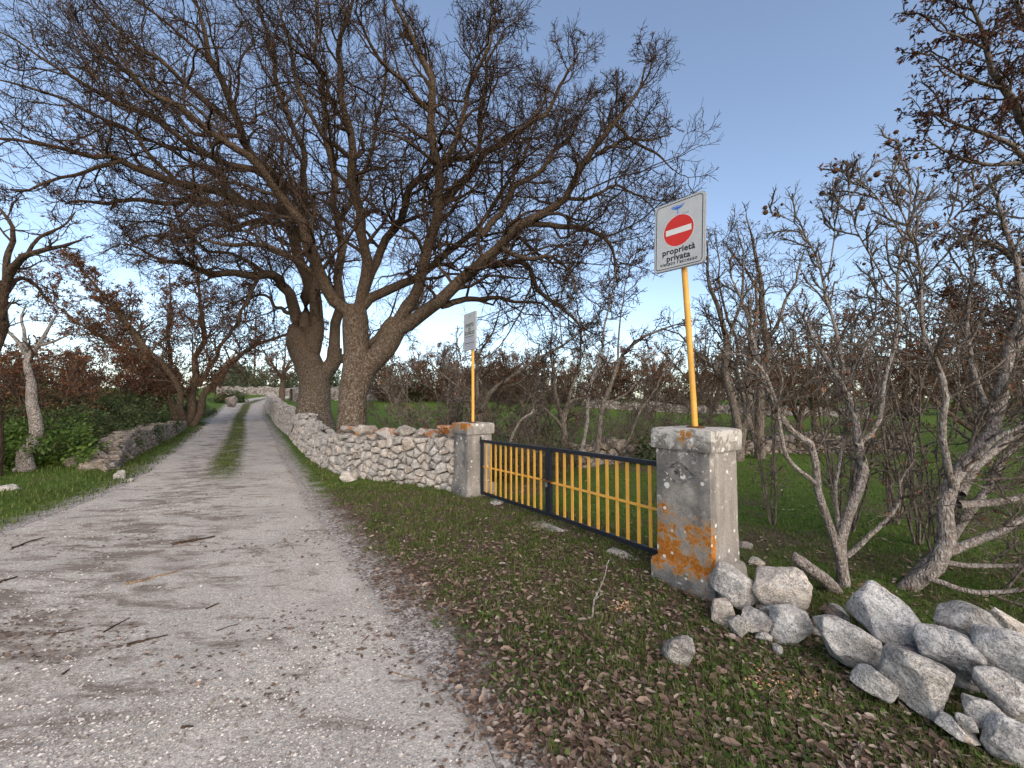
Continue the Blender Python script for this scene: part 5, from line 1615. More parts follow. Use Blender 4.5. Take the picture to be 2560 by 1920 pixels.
# left side: evergreen bushes, brown hedge
def blob(name, label, cat, rng, R3, nleaf, size, mat, group=None, stems=7, gaps=.25, wid=.5, bark='bark_brown'):
    """bush made of many small leaves gathered in clumps on twigs"""
    st, lv = generic(rng, stems, R3[2] * 1.5, R3[0] / max(R3[2], .1) * .8, .03, .3, (.3, .8), [dict(n=5, lf=(.4, .8), K=3, rend=.006)])
    nc = max(20, nleaf // 90)
    c = rng.normal(0, 1, (nc, 3)); c = nrm(c) * (rng.random((nc, 1)) ** .45)
    c[:, 2] = np.abs(c[:, 2]) * 1.0
    c = c * np.array(R3) * np.array((1, 1, 1.6)) * (1 + .18 * rng.normal(0, 1, (nc, 1)))
    i = rng.integers(0, nc, nleaf)
    cs = np.abs(rng.normal(.20, .06, nc))[i][:, None] * (np.mean(R3) * .9)
    p = c[i] + rng.normal(0, 1, (nleaf, 3)) * cs * .62
    p[:, 2] = np.abs(p[:, 2]) + .02
    d = nrm(nrm(p - np.array((0, 0, R3[2] * .4))) * .7 + rng.normal(0, .7, (nleaf, 3)))
    s = nrm(np.cross(d, rng.normal(0, 1, (nleaf, 3))))
    l = (size * rng.uniform(.6, 1.35, nleaf))[:, None]
    V = np.stack([p, p + d * l * .5 + s * l * wid * .5, p + d * l, p + d * l * .5 - s * l * wid * .5], 1).reshape(-1, 3)
    b = np.arange(nleaf)[:, None] * 4
    F = np.concatenate([b + np.array([[0, 1, 2]]), b + np.array([[0, 2, 3]])])
    leafspec_mat[0] = mat
    rv = np.clip(rng.random(nc)[i] * .6 + rng.random(nleaf) * .4, 0, 1)
    return tree_thing(name, label, cat, np.zeros(3), st, lv, (V, F, np.repeat(rv, 4)), M[bark], M[bark], rng, group, 1, (6, 4, 3, 3), 'stems')

rr = np.random.default_rng(70)
bu = blob('evergreen_bush', 'dark evergreen bush behind the low left wall', 'bush', rr, (1.25, 1.25, .85), 9000, .075, 'leaf_green', 'dark evergreen bushes behind the left wall')
place(bu, [(-11.2, 9.9, .85), (-12.6, 12.1, 1.0), (-14.2, 14.4, 1.0), (-12.0, 9.2, .85), (-13.9, 11.2, 1.2), (-16.2, 16.0, 1.0)], rr, order='the dark evergreen bushes behind the low left wall')
bb = blob('bramble_bush', 'green leafy bramble bush at the foot of the crooked tree', 'bush', rr, (1.1, 1.1, .55), 4500, .085, 'leaf_bramble', 'green brambles on the left')
place(bb, [(-10.2, 8.2, 1.0), (-11.2, 7.6, 1.05), (-12.4, 8.4, 1.2), (-10.6, 6.9, .9), (-12.6, 6.6, 1.1)], rr, order='the green brambles round the crooked tree')
hb = proto('brown_hedge_shrub', 'hedge shrub full of dry brown leaves behind the evergreen bushes', 'shrub', 'brown hedge on the left', rr, (9, 3.0, .8, .04, .3, (.5, 1.2), [dict(n=6, lf=(.4, .7), K=3, rend=.007), dict(n=4, lf=(.4, .75), K=2, rend=.005)]), 1.1, 'leaf_brown', .11)
place(hb, [(-13.5, 9.2, 1.0), (-15.2, 11.2, 1.05), (-14.8, 13.0, 1.0), (-17.2, 14.0, 1.1), (-12.6, 10.4, .85), (-17.0, 17.6, 1.0), (-18.6, 19.6, 1.0), (-18.2, 16.2, 1.1), (-20, 21.5, 1.0), (-16.5, 9.6, 1.2), (-21.8, 18, 1.3), (-22.5, 23.5, 1.2)], rr, order='the brown leaved shrubs in the left hedge')
yb = blob('yellow_green_bush', 'olive green rounded bush by the left edge of the track', 'bush', rr, (.9, .9, .65), 3500, .09, 'leaf_olive')
place(yb, [(-18.6, 22.5, 1.1)], rr)
rb = blob('clipped_bush', 'dense dark rounded bush at the far bend of the track', 'bush', rr, (1.4, 1.2, .75), 6000, .10, 'leaf_green')
place(rb, [(-25.2, 34.5, 1.0)], rr)
eg = blob('evergreen_tree', 'grey green evergreen tree beyond the far bend of the track', 'tree', rr, (2.6, 2.6, 2.3), 8000, .26, 'leaf_olive', 'evergreen trees beyond the bend')
place(eg, [(-36.5, 52, 1.0), (-32.0, 50, .9), (-27.8, 50.5, .95), (-22, 48, .9), (-41, 56, 1.0), (-17, 50, 1.0), (-46, 50, 1.1)], rr, order='the grey green evergreen trees beyond the bend')
dg = blob('evergreen_tree', 'dark holm oak in the hedge beyond the field', 'tree', rr, (2.0, 2.0, 1.7), 7000, .2, 'leaf_green', 'dark holm oaks beyond the field')
place(dg, [(5.0, 38.5, .8), (14.0, 33, .9), (1.0, 39.5, .7), (-9.2, 37.2, .8), (22, 30, .9)], rr, order='the dark holm oaks in the hedge beyond the field')
hl = blob('evergreen_sapling', 'small leafy evergreen sapling left of the large pillar by the field wall', 'shrub', rr, (.55, .55, .55), 700, .10, 'leaf_green', None, 4)
place(hl, [(3.3, 8.9, 1.0)], rr)

# ------------------------------------------------------------------ far walls and buildings
def far_wall(label, pts, H, th, mat_name='old_stone', bh=0.0):
    rn = np.random.default_rng(int(abs(pts[0][0]) * 10))
    pa = Path(pts)
    us = np.arange(0, pa.L, .35)
    nz = 5
    V = []
    for u in us:
        p = pa.pos(u); d = pa.tan(u); o = np.array((d[1], -d[0]))
        z = float(hgt(p[0], p[1])); h = H * (1 + .10 * math.sin(u * 1.3) + .06 * rn.normal())
        prof = [(th / 2, -.2), (th / 2 * .95, h * .35), (th / 2 * .85, h * .7), (th / 2 * .6, h), (-th / 2 * .6, h), (-th / 2 * .85, h * .6), (-th / 2, -.2)]
        for a, b in prof:
            q = p + o * (a + rn.normal(0, .03))
            V.append((q[0], q[1], z + b + rn.normal(0, .03)))
    n = 7; k = len(us)
    V = np.array(V)
    F = [(i * n + j, i * n + j + 1, (i + 1) * n + j + 1, (i + 1) * n + j) for i in range(k - 1) for j in range(n - 1)]
    m = bpy.data.materials.get('far_dry_stone')
    if m is None:
        m, nn, l, b = mat_new('far_dry_stone', .95, .05)
        t = NT(m)
        v = t.pos()
        vv = t.map(v, (1, 1, 1.5))
        c = t.ramp(t.sep(t.vor(vv, 5.5, out='Color'))[0], [(0, (.15, .13, .115)), (.5, (.26, .235, .21)), (1, (.38, .355, .33))])
        e = t.ramp(t.vor(vv, 5.5, 'DISTANCE_TO_EDGE'), [(.02, .25), (.09, 1)])
        t.col(t.mix(1.0, c, e, 'MULTIPLY')); t.bump(t.vor(vv, 5.5, 'DISTANCE_TO_EDGE'), 1, .1)
    c0 = V.mean(0)
    me = mesh_np('wall', V - c0, np.array(F), False)
    o = obj('far_stone_wall', me, m, None, tuple(c0))
    return tag(o, label, 'wall', 'stone walls beyond the field', 'thing')
far_wall('pale stone wall closing the view at the bend of the track', [(-36, 47), (-31, 47.5), (-26.5, 47), (-22.5, 44.5)], 1.0, .5)
far_wall('stone wall climbing to the right behind the small round headed tree', [(-21.0, 36.5), (-19.5, 38.8), (-17.6, 40.5)], 1.3, .6)
far_wall('rubble wall across the far end of the field behind the big oaks', [(-17.4, 38.0), (-13, 38.6), (-8, 39.0), (-3, 39.0), (2, 38.6)], 1.15, .7)
far_wall('field wall far off on the right beyond the bare trees', [(6, 32.5), (11, 31.5), (17, 29.5), (24, 26)], .65, .6)

# conical stone hut beyond the bend
def hut():
    x, y = -44.5, 61.0
    z = float(hgt(x, y))
    t = thing('stone_hut', 'small stone hut with a conical roof beyond the bend of the track', 'building', (x, y, z))
    m = bpy.data.materials['far_dry_stone']
    def lathe(prof, n=28):
        V = np.array([(r * math.cos(i / n * 2 * PI), r * math.sin(i / n * 2 * PI), zz) for r, zz in prof for i in range(n)])
        F = [(a * n + i, a * n + (i + 1) % n, (a + 1) * n + (i + 1) % n, (a + 1) * n + i) for a in range(len(prof) - 1) for i in range(n)]
        return mesh_np('lathe', V, np.array(F), False)
    obj('wall', lathe([(2.7, -.3), (2.65, 2.2), (2.4, 2.25)]), m, t)
    obj('roof', lathe([(2.6, 2.2), (2.2, 2.7), (1.9, 3.1), (1.5, 3.7), (1.1, 4.3), (.7, 4.9), (.3, 5.5), (.12, 5.7), (.05, 5.9)]), m, t)
    d = obj('door', bm_mesh(box_bm(.9, .1, 1.8, .01), 'door'), M['bark_brown'], t); d.location = (.9, -2.52, .9); d.rotation_euler = (0, 0, .34)
hut()

# white farm building half hidden by the trees across the field
def farmhouse():
    x, y = -4.4, 54.0
    z = float(hgt(x, y))
    t = thing('farmhouse', 'low whitewashed farmhouse half hidden by trees across the field', 'building', (x, y, z))
    W, D, H = 11.0, 6.0, 3.2
    m = plain('limewash', (.66, .62, .58), .9, .1, .15, 1.5)
    o = obj('wall', bm_mesh(box_bm(W, D, H, .03, 1), 'wall'), m, t); o.location = (0, 0, H / 2 - .2)
    r = obj('roof', bm_mesh(box_bm(W + .3, D + .3, .18, .02, 1), 'roof'), plain('roof_slab', (.42, .39, .36), .9, .1), t); r.location = (0, 0, H - .1)
    c = obj('chimney', bm_mesh(box_bm(.7, .7, 1.1, .03, 1), 'chimney'), m, r); c.location = (2.5, .5, .62)
    dk = plain('dark_pane', (.02, .022, .026), .2, .5)
    fr = plain('green_shutter', (.06, .09, .07), .6, .2)
    for xx in (-4.2, -1.4, 3.6):
        w = obj('window', bm_mesh(box_bm(1.1, .12, 1.3, .01, 1), 'window'), fr, t); w.location = (xx, -D / 2 - .03, 1.55)
        p = obj('pane', bm_mesh(box_bm(.85, .05, 1.05, .005, 1), 'pane'), dk, w); p.location = (0, -.06, 0)
    d = obj('door', bm_mesh(box_bm(1.2, .12, 2.2, .01, 1), 'door'), dk, t); d.location = (1.2, -D / 2 - .03, .95)
farmhouse()

# pale blue car parked beyond the field wall
def car():
    x, y = -14.1, 41.0
    z = float(hgt(x, y))
    t = thing('parked_car', 'pale blue car parked beyond the field, seen between the oak trunks', 'car', (x, y, z), None, R(12))
    paint = plain('car_paint', (.30, .40, .52), .25, .5, .05)
    glass = plain('car_glass', (.02, .025, .03), .08, .6, .05)
    tyre = plain('tyre', (.015, .015, .015), .9, .1)
    def prism(prof, w, inset, mat, name):
        bm = bmesh.new()
        n = len(prof)
        A = [bm.verts.new((px_, -w / 2 + inset * (zz > .75), zz)) for px_, zz in prof]
        B = [bm.verts.new((px_, w / 2 - inset * (zz > .75), zz)) for px_, zz in prof]
        bm.faces.new(A); bm.faces.new(B[::-1])
        for i in range(n): bm.faces.new((A[i], B[i], B[(i + 1) % n], A[(i + 1) % n]))
        bmesh.ops.recalc_face_normals(bm, faces=bm.faces)
        bmesh.ops.bevel(bm, geom=list(bm.edges), offset=.05, segments=2, affect='EDGES', clamp_overlap=True)
        return obj(name, bm_mesh(bm, name, True), mat, t)
    prism([(-1.95, .3), (1.95, .3), (2.0, .6), (1.85, .82), (1.0, .92), (-1.7, .95), (-2.0, .75)], 1.7, .06, paint, 'body')
    prism([(1.05, .88), (.35, 1.42), (-1.2, 1.46), (-1.75, .9)], 1.5, .12, paint, 'cabin')
    for s in (-1, 1):
        g = prism([(.8, .95), (.28, 1.36), (-1.1, 1.38), (-1.5, .96)], .02, 0, glass, 'side_window'); g.location = (0, s * .71, 0)
        for xx in (-1.25, 1.25):
            bm = bmesh.new(); bmesh.ops.create_cone(bm, cap_ends=True, segments=20, radius1=.31, radius2=.31, depth=.2)
            w = obj('wheel', bm_mesh(bm, 'wheel'), tyre, t); w.location = (xx, s * .78, .31); w.rotation_euler = (PI / 2, 0, 0)
        l = obj('headlight', bm_mesh(box_bm(.06, .3, .14, .02), 'headlight'), M['white_paint'], t); l.location = (1.97, s * .6, .66)
    ws = obj('windscreen', bm_mesh(box_bm(.02, 1.25, .75, .005), 'windscreen'), glass, t); ws.location = (.73, 0, 1.16); ws.rotation_euler = (0, R(-53), 0)
car()

# overhead lines far off on the left, on two wooden poles
def cables():
    A = at(-180, 752, 52); B = at(640, 792, 60)
    for q, nm in ((A, 'wooden utility pole carrying the overhead lines beyond the left edge'), (B, 'wooden utility pole carrying the overhead lines behind the brown leaved oak')):
        z = float(hgt(q[0], q[1]))
        t = thing('utility_pole', nm, 'pole', (q[0], q[1], z), 'utility poles')
        P = np.array([(0, 0, -.3), (0, 0, q[2] + .4 - z)])
        V, F = tubes(P[None], np.array([[.16, .11]]), 10)
        obj('mast', mesh_np('mast', V, F, True), M['bark_brown'], t)
        c = obj('crossarm', bm_mesh(box_bm(1.4, .1, .12, .01), 'arm'), M['bark_brown'], t); c.location = (0, 0, q[2] - z - .05)
    for k, dz in enumerate((0, -.9, -1.5)):
        s = np.linspace(0, 1, 15)[:, None]
        P = A * (1 - s) + B * s + np.array((0, 0, dz)) + np.array((0, 0, -1.0)) * (4 * s * (1 - s)) * .8
        c0 = P.mean(0)
        V, F = tubes((P - c0)[None], np.full((1, 15), .018), 4)
        o = obj('overhead_cable', mesh_np('cable', V, F, True), M['ink_black'], None, tuple(c0))
        tag(o, ('top', 'middle', 'lowest')[k] + ' of the three thin overhead cables on the left', 'cable', 'overhead cables', 'thing')
cables()

# ------------------------------------------------------------------ ground cover
def blades(p, L, W, rng, lean=.55):
    """grass blades: base points p (n,3), lengths, half widths -> V, F, idx per vertex"""
    n = len(p)
    a = rng.uniform(0, 2 * PI, n)
    d = np.stack([np.cos(a), np.sin(a), np.zeros(n)], -1)
    s = np.stack([-np.sin(a), np.cos(a), np.zeros(n)], -1) * W[:, None]
    ln = (rng.random(n) ** 1.3 * lean)[:, None]
    up = np.array([[0, 0, 1.]])
    L = L[:, None]
    m = p + up * L * .55 + d * L * ln * .35
    t = p + up * L * (1 - .45 * ln) + d * L * ln * 1.1
    V = np.stack([p - s, p + s, m + s * .75, m - s * .75, t], 1).reshape(-1, 3)
    b = np.arange(n)[:, None] * 5
    return V, [b + np.array([[0, 1, 2, 3]]), b + np.array([[3, 2, 4]])]

def scatter(n, y0, y1, rng, pw=1.0, xl=-1.45, xr=1.45):
    """points in the strip y0..y1, thinning out with distance"""
    u = rng.random(n)
    if pw == 1.0: Y = y0 * (y1 / y0) ** u
    else: Y = (y0 ** (1 - pw) + u * (y1 ** (1 - pw) - y0 ** (1 - pw))) ** (1 / (1 - pw))
    X = rng.uniform(xl, xr, n) * (Y + .4)
    return X, Y

# plan of things that grass does not grow through
def clear_of(x, y):
    ok = np.ones(len(x), bool)
    for c in (PR, PL):
        dx, dy = x - c[0], y - c[1]
        a = np.abs(dx * GX[0] + dy * GX[1]); b = np.abs(dx * GN[0] + dy * GN[1])
        ok &= ~((a < .27) & (b < .26))
    return ok
WPA = Path(WP)
def wall_gap(x, y):
    """distance to the foot of the long wall, + on the track side"""
    q = WPA.q[::4]
    d = np.hypot(x[:, None] - q[None, :, 0], y[:, None] - q[None, :, 1])
    return d.min(1)
def gate_side(x, y): return (x - 1.55) * (-.812) + (y - 3.27) * (-.583)      # + on the track side of the gate line

def build_cover():
    rng = np.random.default_rng(77)
    # --- verge tufts
    X, Y = scatter(25000, 1.3, 9.5, rng, 1.3, -1.0, 1.45)
    dr = X - edgeR(Y)
    gs = gate_side(X, Y)
    wet = .5 + .5 * wob(X * 1.4 + 3, Y * 1.4)
    nearwall = np.exp(-wall_gap(X, Y) / .7)
    keep = (dr > .18) & (gs > -.5) & clear_of(X, Y)
    p = .42 + .6 * smooth01(2.6, 5.0, Y) * smooth01(.3, 1.2, dr) + .5 * nearwall + .45 * (wet - .5) + .35 * np.exp(-((gs) / .5) ** 2)
    p = p * smooth01(.1, .8, dr + .25 * wob(X * 3, Y * 3))
    keep &= rng.random(len(X)) < p
    X, Y = X[keep], Y[keep]
    nb = 16
    k = len(X)
    sp = (.012 + .006 * Y)[:, None]
    bx = (X[:, None] + rng.normal(0, 1, (k, nb)) * sp).ravel(); by = (Y[:, None] + rng.normal(0, 1, (k, nb)) * sp).ravel()
    tl = np.repeat(rng.uniform(.022, .07, k) * (1 + .5 * nearwall[keep]), nb) * rng.uniform(.5, 1.15, k * nb)
    P = np.stack([bx, by, hgt(bx, by) - .004], -1)
    V, F = blades(P, tl, (.0012 + .00055 * by) * rng.uniform(.8, 1.4, len(bx)), rng, .9)
    rv = np.clip(np.repeat(rng.random(k) * .55, nb) + rng.random(len(bx)) * .45, 0, 1)
    o = obj('verge_grass', mesh_np('grass', V, F, False, {'rnd': np.repeat(rv, 5)}), M['grass'])
    tag(o, 'short tufted grass growing through the fallen leaves on the verge', 'grass', None, 'stuff')

    # --- low round leaved weeds
    X, Y = scatter(46000, 1.3, 8.5, rng, 1.4, -1.0, 1.45)
    dr = X - edgeR(Y); gs = gate_side(X, Y)
    m = .5 + .5 * wob(X * 2.2 + 1, Y * 2.2 + 5)
    keep = (dr > .25) & (gs > -.3) & clear_of(X, Y) & (rng.random(len(X)) < np.clip(m * 1.1 - .18, 0, 1))
    X, Y = X[keep], Y[keep]; n = len(X)
    a = rng.uniform(0, 2 * PI, n)
    d = np.stack([np.cos(a), np.sin(a), rng.uniform(.05, .7, n)], -1); d = nrm(d)
    s = np.stack([-np.sin(a), np.cos(a), rng.normal(0, .2, n)], -1)
    l = (rng.uniform(.012, .03, n))[:, None]
    p = np.stack([X, Y, hgt(X, Y) + rng.uniform(.003, .03, n)], -1)
    V = np.stack([p, p + d * l * .3 + s * l * .36, p + d * l * .8 + s * l * .34, p + d * l * 1.05, p + d * l * .8 - s * l * .34, p + d * l * .3 - s * l * .36], 1).reshape(-1, 3)
    b = np.arange(n)[:, None] * 6
    o = obj('verge_weeds', mesh_np('weeds', V, [b + np.array([[0, 1, 2, 3]]), b + np.array([[0, 3, 4, 5]])], False, {'rnd': np.repeat(rng.random(n) * .75, 6)}), M['leaf_bramble'])
    tag(o, 'small round leaved green weeds among the fallen leaves', 'weeds', None, 'stuff')

    # --- fallen oak leaves
    X, Y = scatter(105000, 1.1, 9.0, rng, 1.3, -1.2, 1.5)
    dr = X - edgeR(Y); gs = gate_side(X, Y)
    dens = litter_amount(X, Y) * smooth01(-.15, .55, dr + .3 * wob(X * 2.1, Y * 2.1)) * (.45 + .75 * (.5 + .5 * wob(X * .9 + 4, Y * .9 + 2)))
    dens = dens * (1 - .62 * smooth01(3.5, 6.5, Y))
    dens = np.where(gs < -.2, dens * .3 + .10 * (.5 + .5 * wob(X * .8, Y * .8)), dens)
    keep = (dr > -.35) & clear_of(X, Y) & (rng.random(len(X)) < np.clip(dens, 0, 1))
    X, Y = X[keep], Y[keep]; n = len(X)
    a = rng.uniform(0, 2 * PI, n)
    d = nrm(np.stack([np.cos(a), np.sin(a), rng.normal(0, .22, n)], -1))
    s = nrm(np.stack([-np.sin(a), np.cos(a), rng.normal(0, .35, n)], -1))
    u = np.cross(d, s)
    l = (.018 + rng.gamma(3.0, .0065, n))[:, None]; w = l * rng.uniform(.16, .28, n)[:, None]
    c = rng.uniform(-.25, .5, n)[:, None] * l * .6
    p = np.stack([X, Y, hgt(X, Y) + .004 + rng.random(n) ** 2 * .028], -1) - d * l * .5
    V = np.stack([p, p + d * l * .3 + s * w + u * c * .55, p + d * l * .7 + s * w * .85 + u * c * .5, p + d * l + u * c * .2,
                  p + d * l * .7 - s * w * .85 + u * c * .5, p + d * l * .3 - s * w + u * c * .55, p + d * l * .5 - u * l * .02], 1).reshape(-1, 3)
    b = np.arange(n)[:, None] * 7
    F = [b + np.array([[0, 1, 6]]), b + np.array([[1, 2, 6]]), b + np.array([[2, 3, 6]]), b + np.array([[3, 4, 6]]), b + np.array([[4, 5, 6]]), b + np.array([[5, 0, 6]])]
    o = obj('fallen_leaves', mesh_np('litter', V, F, False, {'rnd': np.repeat(rng.random(n) ** 1.2, 7)}), M['leaf_litter'])
    tag(o, 'dry brown oak leaves strewn over the verge', 'leaves', None, 'stuff')

    # --- field grass behind the gate and on the right
    X, Y = scatter(70000, 2.6, 22, rng, 1.45, -.9, 1.5)
    gs = gate_side(X, Y)
    keep = (gs < -.1) & (X - edgeR(Y) > 1.0) & clear_of(X, Y)
    wg = wall_gap(X, Y)
    keep &= (wg > .6) | (Y < 6.5)
    X, Y = X[keep], Y[keep]; n = len(X)
    P = np.stack([X, Y, hgt(X, Y) - .004], -1)
    V, F = blades(P, rng.uniform(.018, .05, n) * (1 + .02 * Y), (.0014 + .00075 * Y) * rng.uniform(.8, 1.4, n), rng, 1.0)
    o = obj('field_grass', mesh_np('grass', V, F, False, {'rnd': np.repeat(rng.random(n), 5)}), M['field_grass'])
    tag(o, 'green grass of the field behind the gate', 'grass', None, 'stuff')

    # --- left verge
    n = 26000
    Y = rng.uniform(3.0, 20, n); X = edgeL(Y) - .05 - np.abs(rng.normal(0, 1.0, n)) * (1.2 + .05 * Y) + .25 * wob(X[:1].repeat(n) * 0 + Y * 3, Y * 2)
    keep = rng.random(n) < smooth01(-.1, .5, edgeL(Y) - X + .2 * wob(X * 2, Y * 2)) * (.6 + .4 * wob(X * 1.5, Y * 1.5)) + .1
    X, Y = X[keep], Y[keep]; n = len(X)
    P = np.stack([X, Y, hgt(X, Y) - .004], -1)
    V, F = blades(P, rng.uniform(.03, .10, n), (.0035 + .0004 * Y) * rng.uniform(.8, 1.4, n), rng, 1.0)
    o = obj('left_verge_grass', mesh_np('grass', V, F, False, {'rnd': np.repeat(np.clip(rng.random(n) * .8, 0, 1), 5)}), M['grass'])
    tag(o, 'longer grass on the bank along the left edge of the track', 'grass', None, 'stuff')

    # --- grass strip between the wheel tracks
    n = 16000
    Y = 7.2 * (33 / 7.2) ** rng.random(n)
    u = .53 + rng.normal(0, .055, n)
    X = edgeL(Y) + (edgeR(Y) - edgeL(Y)) * u
    keep = rng.random(n) < smooth01(7.2, 9.5, Y) * np.clip(.45 + .7 * wob(X * 2, Y * 2), 0, 1)
    X, Y = X[keep], Y[keep]; n = len(X)
    P = np.stack([X, Y, hroad(X, Y)], -1)
    V, F = blades(P, rng.uniform(.015, .045, n), (.002 + .0006 * Y) * rng.uniform(.8, 1.4, n), rng, 1.0)
    o = obj('middle_grass_strip', mesh_np('grass', V, F, False, {'rnd': np.repeat(np.clip(.15 + rng.random(n) * .8, 0, 1), 5)}), M['grass'])
    tag(o, 'worn grass strip down the middle of the track', 'grass', None, 'stuff')

    # --- grass at the foot of the long wall and pillars
    # --- gravel on the track
    X, Y = scatter(60000, 1.0, 9, rng, 1.5, -1.5, .4)
    u = (X - edgeL(Y)) / (edgeR(Y) - edgeL(Y))
    patch = np.clip(.16 + 1.2 * (wob(X * .9 + 2, Y * .9) * .5 + wob(X * 2.3, Y * 2.3 + 3) * .35), .05, 1)
    keep = (u > .01) & (u < .985) & (rng.random(len(X)) < patch)
    X, Y = X[keep], Y[keep]; n = len(X)
    r = rng.gamma(2.2, .0013, n) + .0016 + .0006 * Y
    base = np.array([(1, 0, 0), (0, 1, 0), (-1, 0, 0), (0, -1, 0), (0, 0, .75), (0, 0, -.7)], float)
    a = rng.uniform(0, 2 * PI, n)
    ca, sa = np.cos(a), np.sin(a)
    Q = base[None] * (1 + rng.uniform(-.35, .35, (n, 6, 1))) * np.stack([r * rng.uniform(.9, 1.5, n), r, r * rng.uniform(.6, 1.0, n)], -1)[:, None]
    Q = np.stack([Q[..., 0] * ca[:, None] - Q[..., 1] * sa[:, None], Q[..., 0] * sa[:, None] + Q[..., 1] * ca[:, None], Q[..., 2]], -1)
    P = np.stack([X, Y, hroad(X, Y) + .006 + r * .25], -1)
    V = (P[:, None] + Q).reshape(-1, 3)
    b = np.arange(n)[:, None] * 6
    F = [b + np.array([f]) for f in ((0, 1, 4), (1, 2, 4), (2, 3, 4), (3, 0, 4), (1, 0, 5), (2, 1, 5), (3, 2, 5), (0, 3, 5))]
    gm_ = leaf_mat('gravel_stone', [(.13, .105, .09), (.26, .23, .21), (.36, .33, .305), (.45, .42, .39), (.58, .55, .52)], .9, 0)
    o = obj('gravel', mesh_np('gravel', V, F, False, {'rnd': np.repeat(rng.random(n), 6)}), gm_)
    tag(o, 'loose pale gravel scattered over the track', 'gravel', None, 'stuff')

    # --- crumbled leaves and bark on the track
    X, Y = scatter(48000, 1.2, 13, rng, 1.3, -1.5, .3)
    u = (X - edgeL(Y)) / (edgeR(Y) - edgeL(Y))
    xr_, yr_ = X * math.cos(.2) - Y * math.sin(.2), X * math.sin(.2) + Y * math.cos(.2)
    st_ = np.sin(yr_ * 4.1 + np.sin(xr_ * .9) * 1.4) * .5 + np.sin(yr_ * 9.3 + xr_ * 1.3) * .3 + wob(X * 1.2, Y * 1.2) * .5
    side = np.maximum(smooth01(.9, 1.0, u), smooth01(.1, 0, u)) + .8 * np.exp(-((u - .5) / .13) ** 2)
    keep = (u > 0.0) & (u < 1.0) & (rng.random(len(X)) < np.clip(st_ * .55 - .12 + side * .32, 0, .8))
    X, Y = X[keep], Y[keep]; n = len(X)
    a = rng.normal(.25, .6, n)
    d = np.stack([np.cos(a), np.sin(a), rng.normal(0, .15, n)], -1); s = np.stack([-np.sin(a), np.cos(a), rng.normal(0, .3, n)], -1)
    l = (rng.uniform(.008, .035, n) * (1 + .06 * Y))[:, None]; w = l * rng.uniform(.12, .35, n)[:, None]
    p = np.stack([X, Y, hroad(X, Y) + .010 + rng.random(n) * .006], -1)
    V = np.stack([p - d * l * .5, p + s * w, p + d * l * .5, p - s * w], 1).reshape(-1, 3)
    b = np.arange(n)[:, None] * 4
    o = obj('leaf_crumbs', mesh_np('crumbs', V, [b + np.array([[0, 1, 2]]), b + np.array([[0, 2, 3]])], False, {'rnd': np.repeat(rng.random(n) ** 1.6 * .9, 4)}), M['leaf_litter'])
    tag(o, 'crumbled leaves and bark drifted in streaks across the track', 'leaf litter', None, 'stuff')

    # --- crushed orange chips on the verge
    Vc, Fc, rv = [], [], []
    c_ = 0
    for px, py, sx, sy, n in ((1560, 1520, .05, .05, 90), (1930, 1712, .11, .05, 150), (1985, 1740, .07, .04, 60)):
        Yc = EYE * 961 / (py - 1000); Xc = (px - 1280) / 961 * Yc
        x = Xc + rng.normal(0, sx, n); y = Yc + rng.normal(0, sy, n)
        r = rng.uniform(.003, .010, n)
        Q = base[None] * (1 + rng.uniform(-.4, .4, (n, 6, 1))) * r[:, None, None]
        P = np.stack([x, y, hgt(x, y) + .012 + r * .5], -1)
        Vc.append((P[:, None] + Q).reshape(-1, 3)); rv.append(np.repeat(rng.random(n), 6))
        b = np.arange(n)[:, None] * 6 + c_
        Fc += [b + np.array([f]) for f in ((0, 1, 4), (1, 2, 4), (2, 3, 4), (3, 0, 4), (1, 0, 5), (2, 1, 5), (3, 2, 5), (0, 3, 5))]
        c_ += n * 6
    cm = leaf_mat('orange_chip', [(.36, .14, .07), (.55, .28, .16), (.66, .42, .28), (.7, .52, .4)], .9, 0)
    o = obj('orange_chips', mesh_np('chips', np.concatenate(Vc), Fc, False, {'rnd': np.concatenate(rv)}), cm)
    tag(o, 'small crushed orange and cream chips lying on the verge', 'chips', None, 'stuff')
build_cover()

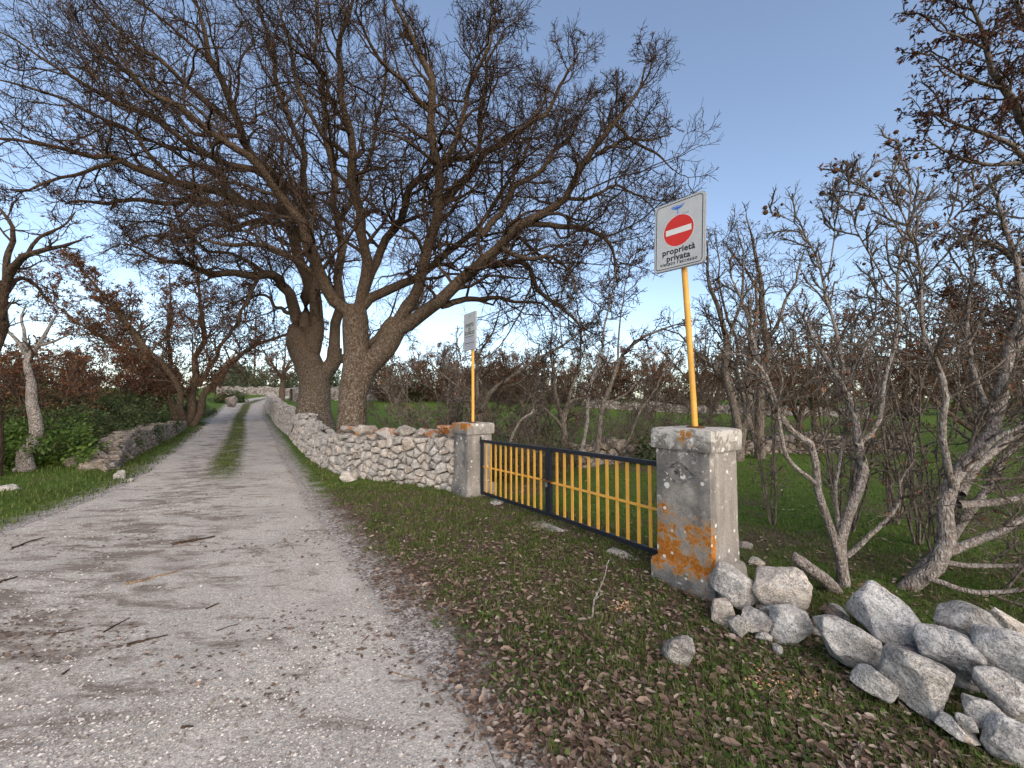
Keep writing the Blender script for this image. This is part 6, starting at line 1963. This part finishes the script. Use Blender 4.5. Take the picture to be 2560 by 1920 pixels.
# ------------------------------------------------------------------ fallen sticks
rs = np.random.default_rng(91)
def stick(p0, p1, r, label, mat='bark_twig', group='fallen sticks on the track', on_road=True, name='fallen_stick', bend=.055):
    def G(p):
        Y = EYE * 961 / (p[1] - 1000); X = (p[0] - 1280) / 961 * Y
        return np.array((X, Y, float(hroad(X, Y) if on_road else hgt(X, Y)) + .006 + r * .6))
    A, B = G(p0), G(p1)
    K = 9
    s = np.linspace(0, 1, K)[:, None]
    L = np.linalg.norm(B - A)
    P = A * (1 - s) + B * s
    P += np.cumsum(rs.normal(0, bend * L * .5, (K, 3)), 0) * np.array([1, 1, .12])
    P[:, 2] = np.maximum(P[:, 2], np.array([float(hroad(q[0], q[1])) + .006 + r * .4 for q in P]) if on_road else P[:, 2])
    r = r * .75
    Rr = r * (1 - .55 * s[:, 0]) * rs.uniform(.8, 1.2, K)
    V, F = tubes(P[None], Rr[None], 6)
    parts = [(V, F)]
    # a side twig or two
    for k in range(rs.integers(0, 3)):
        i = rs.integers(2, K - 2)
        d = nrm((B - A) + rs.normal(0, .8, 3) * L * np.array([1, 1, .1]))
        Q = P[i] + d * np.linspace(0, L * rs.uniform(.12, .3), 4)[:, None]
        parts.append(tubes(Q[None], np.linspace(r * .5, r * .2, 4)[None], 5))
    V, F = merge(parts)
    c = V.mean(0)
    o = obj(name, mesh_np('stick', V - c, F, True), M[mat], None, tuple(c))
    return tag(o, label, 'stick', group, 'thing')
M['stick_tan'] = bark_mat('dry_tan_stick', (.30, .2, .12), (.14, .09, .06), (.4, .34, .28), .3)
stick((331, 1458), (456, 1430), .014, 'tan stick lying across the middle of the track', 'stick_tan')
stick((342, 1601), (440, 1574), .012, 'dark curved stick lowest of those in the middle of the track')
stick((445, 1360), (543, 1344), .022, 'thick dark piece of bark on the track, farthest of the fallen sticks')
stick((49, 1368), (117, 1344), .014, 'dark stick near the left edge of the track')
stick((141, 1574), (250, 1558), .006, 'long thin twig on the left half of the track')
stick((282, 1569), (347, 1534), .009, 'short dark twig left of the tan stick')
stick((532, 1515), (564, 1501), .009, 'very short dark twig right of the tan stick')
stick((0, 1462), (70, 1440), .016, 'dark stick cut by the left edge of the photo')
stick((560, 1568), (612, 1552), .005, 'thin pale twig on the right half of the track')
stick((190, 1668), (206, 1655), .008, 'stubby dark twig at the lower left of the track')
stick((480, 1795), (512, 1792), .008, 'small dark chip of wood near the bottom of the track')
stick((985, 1660), (1080, 1690), .004, 'thin bent twig on the right edge of the track', 'stick_tan')

# dead twig standing in the verge
def dead_twig():
    P0 = at(1480, 1546, 2.72); P0[2] = float(hgt(P0[0], P0[1]))
    pts = np.array([P0, at(1485, 1500, 2.74), at(1500, 1470, 2.78), at(1512, 1440, 2.82), at(1518, 1410, 2.86), at(1527, 1392, 2.88)])
    V1 = tubes((pts - P0)[None], np.array([[.007, .0065, .006, .005, .004, .002]]), 6)
    q = np.array([pts[1], pts[1] + np.array((.05, .01, .03)), pts[1] + np.array((.1, .0, .05))])
    V2 = tubes((q - P0)[None], np.array([[.004, .003, .0015]]), 5)
    V, F = merge([V1, V2])
    o = obj('dead_twig', mesh_np('twig', V, F, True), M['bark_pale'], None, tuple(P0))
    tag(o, 'thin dead twig standing up from the leaves in front of the gate', 'twig', None, 'thing')
dead_twig()
